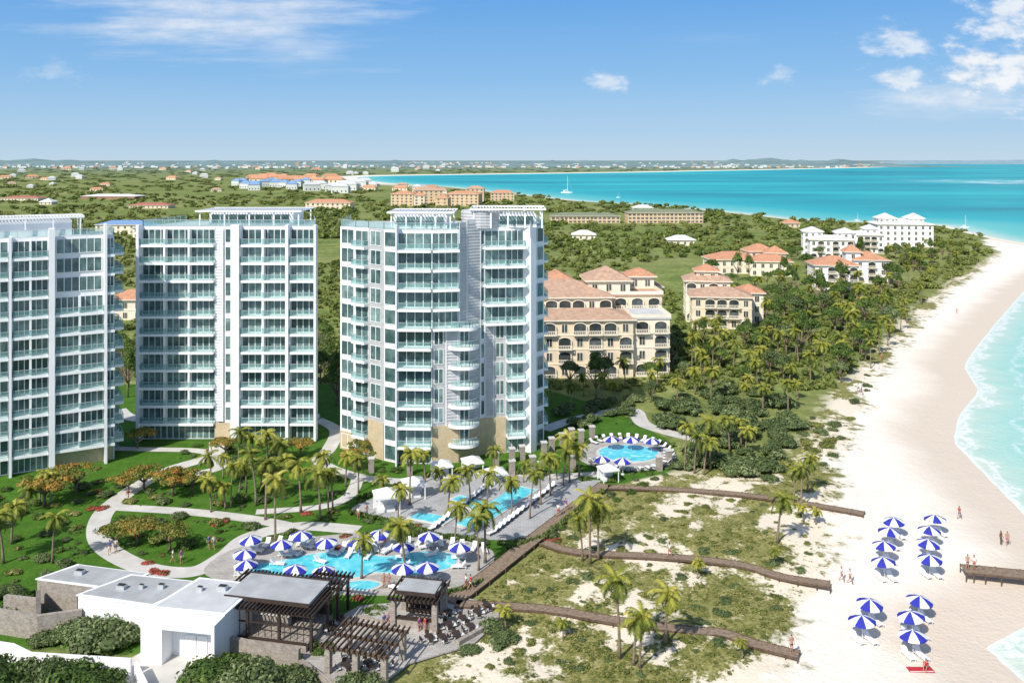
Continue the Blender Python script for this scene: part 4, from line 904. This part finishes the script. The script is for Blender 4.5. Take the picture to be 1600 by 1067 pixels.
for px,py in ((555,732),(580,738),(640,742),(775,728),(800,742),(832,735),(816,718),(862,705),(878,698),(893,690),(908,692),(925,686),(850,712),(800,722),(845,745),(895,735),(1030,735),(1045,725)):
    X0,Y0=P(px,py); thing('stone_pillar','square field stone pillar with pale cap beside the pools','pillar',(X0,Y0,.02),.2,'stone pillars around the pools',mesh=pm)
def hedge(pts):
    pl=PP(pts); rng=np.random.RandomState(9); xs=[];ys_=[]
    for a,c_ in zip(pl[:-1],pl[1:]):
        d=math.hypot(c_[0]-a[0],c_[1]-a[1]); 
        for k in range(int(d/.5)): p=lerp(a,c_,k*.5/d); xs.append(p[0]-pl[0][0]);ys_.append(p[1]-pl[0][1])
    n=len(xs); V,Fc,T=merge(bt,np.array(xs),np.array(ys_),np.zeros(n),np.full(n,.65),np.full(n,1.1),rng)
    thing('hedge','clipped dark green hedge bordering the pool terrace','hedge',(pl[0][0],pl[0][1],0),group='hedges',mesh=trimesh('hedge',V,Fc,['leaf'],T))
for h_ in ([(545,803),(640,826),(700,846)],[(560,782),(690,738)],[(700,738),(860,742)],[(795,862),(850,842),(945,768)],[(900,738),(890,716),(920,692),(985,684),(1060,700)],[(660,938),(720,928),(760,910)],[(60,930),(20,945)],[(740,845),(640,838),(560,840)]): hedge(h_)
# ---------------------------------------------------------------- low modern buildings
def lowb(label,pts,z,wall,roofm,name='pavilion',par=.35,vents=()):
    pl=PP(pts,z); o=pl[0]; root=thing(name,label,'building',(o[0],o[1],0)); l=[(p[0]-o[0],p[1]-o[1]) for p in pl]
    b=MB(); b.prism(l,-.5,z-.02,0); part('wall',b.mesh('wall',[wall]),root)
    b=MB(); b.prism(grow(l,.2),z-.018,z+.12,1); b.prism(grow(l,-.35),z+.11,z+.17,0); part('roof',b.mesh('roof',[roofm,'whitetrim']),root)
    for u,v,s in vents:
        c_=lerp(lerp(l[0],l[1],u),lerp(l[3],l[2],u),v); b=MB(); b.box(-s,s,-s*.7,s*.7,0,.45,0); b.box(-s*.8,s*.8,-s*.5,s*.5,.44,.52,1); part('roof_vent',b.mesh('roof_vent',['metal','black']),root,(c_[0],c_[1],z+.16),-.2)
    return root,l,o
r,l,o=lowb('low stone walled pavilion with flat grey roof',[(58,905),(180,921),(232,897),(122,883)],3.6,'stone','roofgrey',vents=((.3,.5,.5),))
wm=winmesh(2.6,1.9,3,'black','dglass',.4); a=math.atan2(l[1][1]-l[0][1],l[1][0]-l[0][0])
part('window',wm,r,(l[0][0]+math.cos(a)*5.5,l[0][1]+math.sin(a)*5.5-.03,0),a)
r,l,o=lowb('white rendered low building with flat grey roof',[(122,930),(238,947),(318,911),(205,899)],3.9,'white','roofgrey',vents=((.3,.4,.5),(.7,.6,.35),(.5,.5,.25)))
r,l,o=lowb('white rendered entrance block with deep doorway and pale roof',[(237,950),(350,961),(402,914),(312,904)],4.7,'white','rooflight',vents=((.6,.7,.5),(.3,.6,.3)))
a=math.atan2(l[1][1]-l[0][1],l[1][0]-l[0][0]); ca,sa=math.cos(a),math.sin(a); L=math.hypot(*l[1])
b=MB(); b.box(0,2.4,-2.0,-.01,-.3,3.7); b.box(L-.35,L,-2.0,-.01,-.3,3.7); b.box(.0,L,-2.0,-.01,3.7,4.6); part('porch',b.mesh('porch',['white']),r,(0,0,0),a)
dm=winmesh(1.1,2.3,1,'whitetrim','white',0.05)
for k in range(2): part('door',dm,r,(ca*(4.0+1.3*k)+sa*.02,sa*(4.0+1.3*k)-ca*.02,0),a)
def wallseg(pts,h,t,mat,label,z=0):
    pl=PP(pts,z); L,Rr=offs(pl,t); o=pl[0]; b=MB(); b.prism([(p[0]-o[0],p[1]-o[1]) for p in Rr+L[::-1]],-.4,h,0)
    thing('garden_wall',label,'wall',(o[0],o[1],0),mesh=b.mesh('garden_wall',[mat]))
wallseg([(-20,985),(60,998),(128,988)],2.6,.5,'stone','rough field stone garden wall')
wallseg([(60,960),(60,994)],2.8,.5,'stone','rough field stone garden wall')
wallseg([(8,962),(60,968)],2.4,.5,'stone','rough field stone garden wall')
wallseg([(-60,1022),(20,1034),(48,1048),(205,1058)],1.9,.3,'white','white rendered boundary wall curving past bushes')
wallseg([(212,1058),(232,1100)],1.6,.3,'white','white rendered wall beside the driveway')
wallseg([(325,1012),(400,1030),(468,1040)],1.8,.5,'stone','stone retaining wall under the restaurant')
wallseg([(470,1045),(500,1068),(530,1085)],1.0,.5,'stone','low stone planter wall by the terrace')
wallseg([(715,1012),(780,975)],.8,.5,'stone','low stone planter wall by the terrace')
wallseg([(556,968),(600,978),(622,945)],.6,.4,'stone','low stone planter wall around a green bed')
def slatroof(w,d,z,step=.38,m=0):
    b=MB(); b.box(-w/2,w/2,-d/2,-d/2+.2,z,z+.3); b.box(-w/2,w/2,d/2-.2,d/2,z,z+.3); b.box(-w/2,w/2,-.1,.1,z,z+.3)
    n=int(w/step)
    for i in range(n+1): xx=-w/2+i*(w-.12)/n; b.box(xx,xx+.12,-d/2-.5,d/2+.5,z+.29,z+.5)
    return b
def pergola(px,py,w,d,h,rot,label,mat='woodd',step=.38,posts=3,solid=None,name='pergola',pm_='woodd',z0=.1,sm='roofgrey'):
    X0,Y0=P(px,py); root=thing(name,label,name.replace('_',' '),(X0,Y0,z0),rot)
    part('slatted_roof',slatroof(w,d,h,step).mesh('slatted_roof',[mat]),root)
    b=MB(); t=.14 if pm_=='woodd' else .3; b.box(-t,t,-t,t,-.3,h); me=b.mesh('post',[pm_])
    for i in range(posts):
        for yy in (-d/2+.4,d/2-.4): part('post',me,root,(-w/2+.5+i*(w-1)/(posts-1),yy,0))
    if solid:
        b=MB(); sw,sd=solid; b.box(-sw/2,sw/2,-sd/2,sd/2,h+.51,h+.8,0); b.box(-sw/2-.15,sw/2+.15,-sd/2-.15,-sd/2,h+.51,h+.9,1); b.box(-sw/2-.15,sw/2+.15,sd/2,sd/2+.15,h+.51,h+.9,1)
        part('roof',b.mesh('roof',[sm,'woodd']),root)
    return root
r=pergola(435,988,12.0,7.6,4.0,-.22,'restaurant pavilion with dark slatted roof over stone base','woodd',.45,4,(9.6,5.4),'restaurant_pavilion')
b=MB(); b.box(-5,5,-3.6,3.2,-.1,1.0,0); b.box(-5,5,-3.7,-3.5,1.0,1.2,1); part('base',b.mesh('base',['stone','woodd']),r)
b=MB(); 
for i in range(14): b.box(-5+i*.74,-4.94+i*.74,-3.45,-3.38,1.2,4.0,0)
b.box(-5,5,2.8,3.0,1.01,4.0,0); b.box(-5,-4.85,-3.3,2.79,1.01,3.2,0); b.box(-4.8,4.8,-3.46,-3.4,2.6,2.75,0)
part('timber_screen',b.mesh('timber_screen',['woodd']),r)
b=MB(); b.box(-4.2,1.5,-.6,.2,1.0,2.1,0); b.box(-4.3,1.6,-.75,.3,2.1,2.18,1); part('bar_counter',b.mesh('bar_counter',['stone','tile']),r)
r=pergola(505,968,4.6,6.4,3.4,-.22,'dark timber side pergola attached to restaurant terrace','woodd',.5,2)
r=pergola(572,1045,7.2,5.2,2.8,-.3,'brown timber pergola on stone posts over outdoor tables','deckside',.6,3,None,'pergola','stone')
r=pergola(655,972,5.8,4.6,3.2,-.2,'open bar pavilion with stone corner posts and dark slatted roof','woodd',.45,2,(4.4,3.2),'bar_pavilion','stone')
b=MB(); b.box(-2,2,-1.9,-1.3,0,1.1,0); b.box(-2.1,2.1,-2.0,-1.2,1.1,1.18,1); part('bar_counter',b.mesh('bar_counter',['stone','woodd']),r)
b=MB(); b.box(-2,2,1.4,1.6,0,2.8,0)
for i in range(3): b.box(-1.8,1.8,1.1,1.41,.9+i*.6,.95+i*.6,0)
for i in range(15): b.tube([(-1.6+i*.23,1.22,.94+(i%3)*.6),(-1.6+i*.23,1.22,1.22+(i%3)*.6)],[.05,.03],6,1)
part('bottle_shelf',b.mesh('bottle_shelf',['woodd','tile']),r)
# dining sets
def dining(dark=False):
    root=thing('dining_table','round outdoor dining table on the terrace','table',(0,0,.12),0,'outdoor dining tables')
    b=MB(); b.tube([(0,0,.71),(0,0,.75)],[.5,.5],16); part('table_top',b.mesh('table_top',['woodd']),root)
    b=MB(); b.tube([(0,0,0),(0,0,.7)],[.05,.05],8); b.tube([(0,0,0),(0,0,.04)],[.28,.25],12); part('leg',b.mesh('leg',['metal']),root)
    return root
def chair():
    root=thing('dining_chair','woven dining chair with pale seat','chair',(0,0,.12),0,'outdoor dining chairs')
    b=MB(); b.box(-.23,.23,-.23,.23,.41,.48); part('seat',b.mesh('seat',['canvas']),root)
    b=MB(); b.box(-.23,.23,.2,.25,.47,.9); part('backrest',b.mesh('backrest',['woodd']),root)
    b=MB(); b.box(-.02,.02,-.02,.02,0,.42); lm=b.mesh('leg',['woodd'])
    for sx in (-.2,.2):
        for sy in (-.2,.2): part('leg',lm,root,(sx,sy,0))
    return root
TB_,CH_=dining(),chair(); st_,sc_={},{}
for px,py in ((700,985),(722,975),(745,965),(690,1005),(712,1000),(735,988),(548,1030),(575,1045),(600,1050),(560,1055),(595,1030),(700,965),(540,1050),(520,990),(535,980),(670,1005),(760,955)):
    X0,Y0=P(px,py); put(TB_,st_,(X0,Y0,.12),0)
    for k in range(4):
        t=k*math.pi/2+rnd.uniform(.2,.6); put(CH_,sc_,(X0+.75*math.cos(t),Y0+.75*math.sin(t),.12),t-math.pi/2+rnd.uniform(-.3,.3))
# ---------------------------------------------------------------- boats
def cat(px,py,s,label):
    X0,Y0=P(px,py,-1); o=thing('sailing_boat',label,'sailing boat',(X0,Y0,-1),.35,scale=s)
    for sy in (-2.2,2.2):
        b=MB(); b.tube([(-6,sy,.7),(-5,sy,.5),(0,sy,.4),(4.5,sy,.5),(6.6,sy,.9)],[.5,.7,.8,.6,.05],8)
        part('hull',b.mesh('hull',['whitetrim'],True),o)
    b=MB(); b.box(-5,3.0,-2.4,2.4,.9,1.3,0); b.box(-3.5,1.5,-1.8,1.8,1.29,2.4,0); b.box(-3.0,1.2,-1.85,-1.801,1.6,2.1,1); part('cabin',b.mesh('cabin',['whitetrim','dglass']),o)
    b=MB(); b.tube([(.5,0,1.3),(.5,0,18)],[.2,.12],6); b.tube([(.5,0,3.2),(-5,0,3.0)],[.12,.1],6); b.tube([(6.2,0,1),(.5,0,16.5)],[.05,.05],4); part('mast',b.mesh('mast',['whitetrim']),o)
    b=MB(); b.tube([(.3,0,3.5),(-4.8,0,3.3)],[.3,.2],8); part('furled_sail',b.mesh('furled_sail',['canvas']),o)
cat(886,302,1.5,'white catamaran with tall bare mast anchored in the bay')
cat(1508,356,.55,'small white sailing boat near the beach point'); cat(1340,345,.4,'small white sailing boat off the shore')
cat(966,309,.45,'small white boat moored in the bay')
# ---------------------------------------------------------------- people
def figure(pose,sk,seed=0):
    def skinmesh(name,verts,edges,rad,mat,sub=1,root=0):
        me=bpy.data.meshes.new(name); me.from_pydata(verts,edges,[]); ob=bpy.data.objects.new(name,me); COL.objects.link(ob)
        md=ob.modifiers.new('s','SKIN')
        for i,r_ in enumerate(rad): me.skin_vertices[0].data[i].radius=(r_,r_*.85) if not isinstance(r_,tuple) else r_
        me.skin_vertices[0].data[root].use_root=True; md.use_smooth_shade=True
        if sub: sm_=ob.modifiers.new('d','SUBSURF'); sm_.levels=sub; sm_.render_levels=sub
        dg=bpy.context.evaluated_depsgraph_get(); out=bpy.data.meshes.new_from_object(ob.evaluated_get(dg)); out.name=name
        out.materials.clear(); out.materials.append(M[mat]); bpy.data.objects.remove(ob); return out
    if pose=='walk': kn=[(-.10,-.20,.50),(.10,.05,.50)]; ft=[(-.10,-.24,.07),(.10,.33,.12)]; el=[(-.24,.10,1.12),(.24,-.08,1.12)]; ha=[(-.24,.02,.88),(.24,-.26,.92)]
    elif pose=='stand': kn=[(-.10,-.02,.50),(.10,-.02,.50)]; ft=[(-.11,.02,.07),(.12,.02,.07)]; el=[(-.27,.03,1.12),(.27,.03,1.12)]; ha=[(-.26,-.05,.86),(.20,-.16,.95)]
    else: kn=[(-.13,-.42,.45),(.13,-.45,.40)]; ft=[(-.13,-.62,.07),(.13,-.78,.07)]; el=[(-.27,.12,.42),(.27,.02,.42)]; ha=[(-.26,.22,.10),(.18,-.22,.42)]
    dz=0 if pose!='sit' else -.82
    V=[(0,0,.95+dz),(0,0,1.12+dz),(0,-.01,1.30+dz),(0,0,1.45+dz),(0,-.01,1.53+dz),(0,-.02,1.62+dz),(0,-.02,1.70+dz)]
    E=[(0,1),(1,2),(2,3),(3,4),(4,5),(5,6)]; Rr=[(.15,.11),(.125,.09),(.16,.11),(.10,.08),(.055,.055),(.085,.10),(.07,.085)]
    V.append((0,-.125,1.615+dz)); E.append((5,7)); Rr.append(.018)
    for k,sx in ((0,-1),(1,1)):
        hp=(sx*.09,0,.90+dz); i=len(V); foot=ft[k]; V+=[hp,kn[k],foot,(foot[0],foot[1]-.17,foot[2]-.035)]; E+=[(0,i),(i,i+1),(i+1,i+2),(i+2,i+3)]; Rr+=[.10,.062,.045,.035]
        sh=(sx*.18,0,1.41+dz); i=len(V); e=(el[k][0],el[k][1],el[k][2]); h_=ha[k]; V+=[sh,e,h_]; E+=[(3,i),(i,i+1),(i+1,i+2)]; Rr+=[.060,.042,.028]
        d=(Vector(h_)-Vector(e)).normalized(); pl_=Vector(h_)+d*.07; V.append(tuple(pl_)); E.append((i+2,i+3)); Rr.append((.035,.018)); pi=i+3
        for f_,(oy,ln) in enumerate(((-.03,.07),(-.01,.085),(.01,.08),(.03,.06))):
            t_=pl_+d*ln+Vector((-sx*.02,oy,0)); V.append(tuple(t_)); E.append((pi,len(V)-1)); Rr.append(.009)
        t_=Vector(h_)+d*.05+Vector((-sx*.01,-.07,0)); V.append(tuple(t_)); E.append((i+2,len(V)-1)); Rr.append(.010)
    body=skinmesh('person',V,E,Rr,sk)
    sw=skinmesh('shorts',[V[0],(0,0,1.0+dz),(-.09,0,.88+dz),tuple(Vector((-.09,0,.88+dz)).lerp(Vector(kn[0]),.5)),(.09,0,.88+dz),tuple(Vector((.09,0,.88+dz)).lerp(Vector(kn[1]),.5))],[(0,1),(0,2),(2,3),(0,4),(4,5)],[(.17,.13),(.16,.12),.12,.105,.12,.105],'cloth1')
    top=skinmesh('shirt',[(0,0,1.02+dz),(0,0,1.15+dz),(0,-.01,1.31+dz),(0,0,1.43+dz),(-.18,0,1.40+dz),tuple(Vector((-.18,0,1.4+dz)).lerp(Vector(el[0]),.6)),(.18,0,1.40+dz),tuple(Vector((.18,0,1.4+dz)).lerp(Vector(el[1]),.6))],[(0,1),(1,2),(2,3),(3,4),(4,5),(3,6),(6,7)],[(.145,.115),(.14,.105),(.175,.125),(.11,.09),.075,.062,.075,.062],'cloth2')
    hair=skinmesh('hair',[(0,.045,1.60+dz),(0,.03,1.69+dz),(0,-.03,1.745+dz)],[(0,1),(1,2)],[(.085,.06),(.095,.09),(.08,.05)],'hair')
    return body,sw,top,hair
FIG={(p,s):figure(p,s) for p in ('walk','stand','sit') for s in (('skin','skin2') if p=='stand' else ('skin',))}
vari={}
def recol(me,m):
    k=(me.name,m)
    if k not in vari: n_=me.copy(); n_.materials.clear(); n_.materials.append(M[m]); vari[k]=n_
    return vari[k]
def person(px,py,pose='stand',rot=0,sk='skin',top='cloth2',bot='cloth1',z=0.03,label=None):
    onb=z>=.2; X0,Y0=P(px,py,z if onb else 0); z0=z if onb else max(gz(X0,Y0),-.9)+z
    bd,sw,tp,hr=FIG[(pose,sk)] if (pose,sk) in FIG else FIG[(pose,'skin')]
    cn={'cloth1':'blue','cloth2':'white','cloth3':'purple','red':'red','black':'black',None:'no'}
    act={'walk':'walking','stand':'standing','sit':'sitting'}[pose]
    lab=label or ('person %s in %s and %s'%(act,(cn[top]+' shirt') if top else 'bare chest',cn[bot]+' shorts'))
    o=thing('person',lab+' outdoors','person',(X0,Y0,z0),rot,mesh=bd,scale=1.08)
    part('shorts',recol(sw,bot),o); part('hair',hr,o)
    if top: part('shirt',recol(tp,top),o)
BZ=.5
ppl=[(1237,1019,'stand',.3,'skin',None,'black',BZ),(1315,905,'walk',1.2,'skin','cloth2','cloth1'),(1328,908,'walk',1.2,'skin','cloth2','black'),(1512,889,'stand',2.9,'skin',None,'black',BZ),(1522,890,'stand',3.1,'skin','cloth2','red',BZ),(1499,805,'walk',2,'skin','red','cloth1'),(1564,843,'stand',.5,'skin2',None,'black'),(1574,844,'walk',-.4,'skin',None,'cloth3'),
(171,866,'walk',.4,'skin','cloth1','cloth2'),(181,863,'walk',.4,'skin','cloth2','cloth1'),(270,880,'walk',2,'skin','cloth2','cloth2'),(283,881,'stand',1,'skin','cloth3','cloth2'),(326,858,'walk',1,'skin','cloth1','black'),(334,858,'walk',1,'skin','cloth2','cloth1'),(560,812,'stand',0,'skin','cloth2','red'),(573,808,'walk',1,'skin',None,'cloth1'),(600,920,'stand',.2,'skin',None,'red'),(608,920,'stand',-.6,'skin',None,'cloth1'),(728,920,'walk',2,'skin','cloth2','black',BZ),(735,921,'walk',2,'skin','red','cloth2',BZ),(600,984,'stand',1,'skin','cloth1','cloth2'),(609,982,'stand',-1,'skin','cloth3','cloth3'),(655,990,'stand',1,'skin','cloth3','cloth3'),(664,990,'stand',2,'skin','red','cloth3'),(1346,617,'walk',2,'skin','cloth1','black'),(1341,612,'walk',2,'skin','cloth2','black'),(1377,562,'walk',2.4,'skin',None,'red'),(324,716,'walk',1,'skin','red','cloth2'),(330,717,'walk',1,'skin','cloth2','black'),(872,806,'walk',2.6,'skin','cloth2','red',BZ),(884,798,'walk',2.6,'skin','cloth3','cloth2',BZ),(200,783,'walk',1,'skin','red','cloth2'),(1046,870,'walk',2,'skin','cloth2','red',BZ),(1495,488,'walk',2,'skin',None,'red')]
for p in ppl:
    person(p[0],p[1],p[2],p[3],p[4],p[5],p[6],p[7] if len(p)>7 else .06)
b=MB(); b.box(-1.3,1.3,-.5,.5,0,.03,0); b.box(-1.2,1.2,-.42,-.3,.028,.036,1); X0,Y0=P(1438,1037)
thing('beach_towel','red beach towel spread on the sand','towel',(X0,Y0,gz(X0,Y0)+.03),0,mesh=b.mesh('beach_towel',['red','canvas']))
person(1447,1035,'sit',-.6,'skin','red','black',.08,'person sitting on red towel in red top')
# ---------------------------------------------------------------- world, sun, camera
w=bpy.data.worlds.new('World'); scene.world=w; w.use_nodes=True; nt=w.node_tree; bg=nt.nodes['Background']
sun_dir=Vector((-.48,-.74,.80)).normalized(); elev=math.asin(sun_dir.z); 
sky=nd(nt,'ShaderNodeTexSky',sky_type='NISHITA'); sky.sun_disc=False; sky.sun_elevation=elev; sky.sun_rotation=math.atan2(sun_dir.x,sun_dir.y); sky.air_density=1.0; sky.dust_density=1.0; sky.ozone_density=1.0
tc=nd(nt,'ShaderNodeTexCoord').outputs['Generated']; sp=nd(nt,'ShaderNodeSeparateXYZ',{0:tc})
az=mth(nt,'DIVIDE',sp.outputs[0],mth(nt,'MAXIMUM',sp.outputs[1],.05)); ee=mth(nt,'DIVIDE',sp.outputs[2],mth(nt,'MAXIMUM',sp.outputs[1],.05))
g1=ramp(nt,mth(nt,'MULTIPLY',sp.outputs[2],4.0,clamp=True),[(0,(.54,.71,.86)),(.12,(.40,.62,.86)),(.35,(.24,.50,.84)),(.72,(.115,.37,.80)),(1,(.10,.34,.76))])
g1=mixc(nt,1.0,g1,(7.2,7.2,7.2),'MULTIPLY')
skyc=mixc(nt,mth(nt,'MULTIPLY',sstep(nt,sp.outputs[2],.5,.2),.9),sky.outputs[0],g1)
cv=nd(nt,'ShaderNodeCombineXYZ',{0:az,1:mth(nt,'MULTIPLY',ee,2.0),2:0.0}).outputs[0]
cn=noise(nt,cv,26,9,.62); cw=noise(nt,nd(nt,'ShaderNodeMapping',{'Vector':cv,'Rotation':(0,0,.25),'Scale':(.5,2.2,1)}).outputs[0],9,7,.6)
tot=None
for px,py,rx,ry,k,wisp in ((330,30,340,85,.75,1),(450,70,130,50,.45,1),(80,112,60,22,.25,0),(945,133,34,24,.6,0),(1400,64,64,32,.7,0),(1403,122,56,26,.75,0),(1530,112,110,60,.95,0),(1590,105,70,70,.95,0),(1580,25,95,60,.85,0),(1500,155,190,40,.6,1),(1215,118,32,20,.5,0),(1130,60,120,18,.12,1)):
    a_=mth(nt,'DIVIDE',mth(nt,'ADD',az,-(px-800)/F),rx/F); b_=mth(nt,'DIVIDE',mth(nt,'ADD',ee,-(250-py)/F),ry/F)
    d=mth(nt,'SQRT',mth(nt,'ADD',mth(nt,'MULTIPLY',a_,a_),mth(nt,'MULTIPLY',b_,b_)))
    f=mth(nt,'SUBTRACT',1.0,d); f=mth(nt,'ADD',mth(nt,'MULTIPLY',f,.7),mth(nt,'MULTIPLY',mth(nt,'ADD',cw if wisp else cn,-.5),2.0 if wisp else 2.4))
    f=mth(nt,'MULTIPLY',sstep(nt,f,.0,.85 if wisp else .7),k); tot=f if tot is None else mth(nt,'MAXIMUM',tot,f)
cc=mixc(nt,sstep(nt,cn,.35,.65),(5.0,5.6,6.4),(6.9,7.0,7.1))
skyc=mixc(nt,mth(nt,'MULTIPLY',tot,.95),skyc,cc)
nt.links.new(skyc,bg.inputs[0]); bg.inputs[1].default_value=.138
sd=bpy.data.lights.new('sun','SUN'); sd.energy=4.8; sd.angle=math.radians(.5); sd.color=(1,.95,.87); so=bpy.data.objects.new('sun',sd); so.rotation_euler=(-sun_dir).to_track_quat('-Z','Y').to_euler(); link(so)
cam=bpy.data.cameras.new('camera'); cam.sensor_width=36; cam.lens=F/1600*36; cam.shift_y=-283.5/1600; cam.clip_start=.5; cam.clip_end=120000
co=bpy.data.objects.new('camera',cam); co.location=(0,0,H); co.rotation_euler=(math.pi/2,0,0); link(co); scene.camera=co
scene.view_settings.view_transform='Standard'; scene.view_settings.look='None'; scene.view_settings.exposure=0
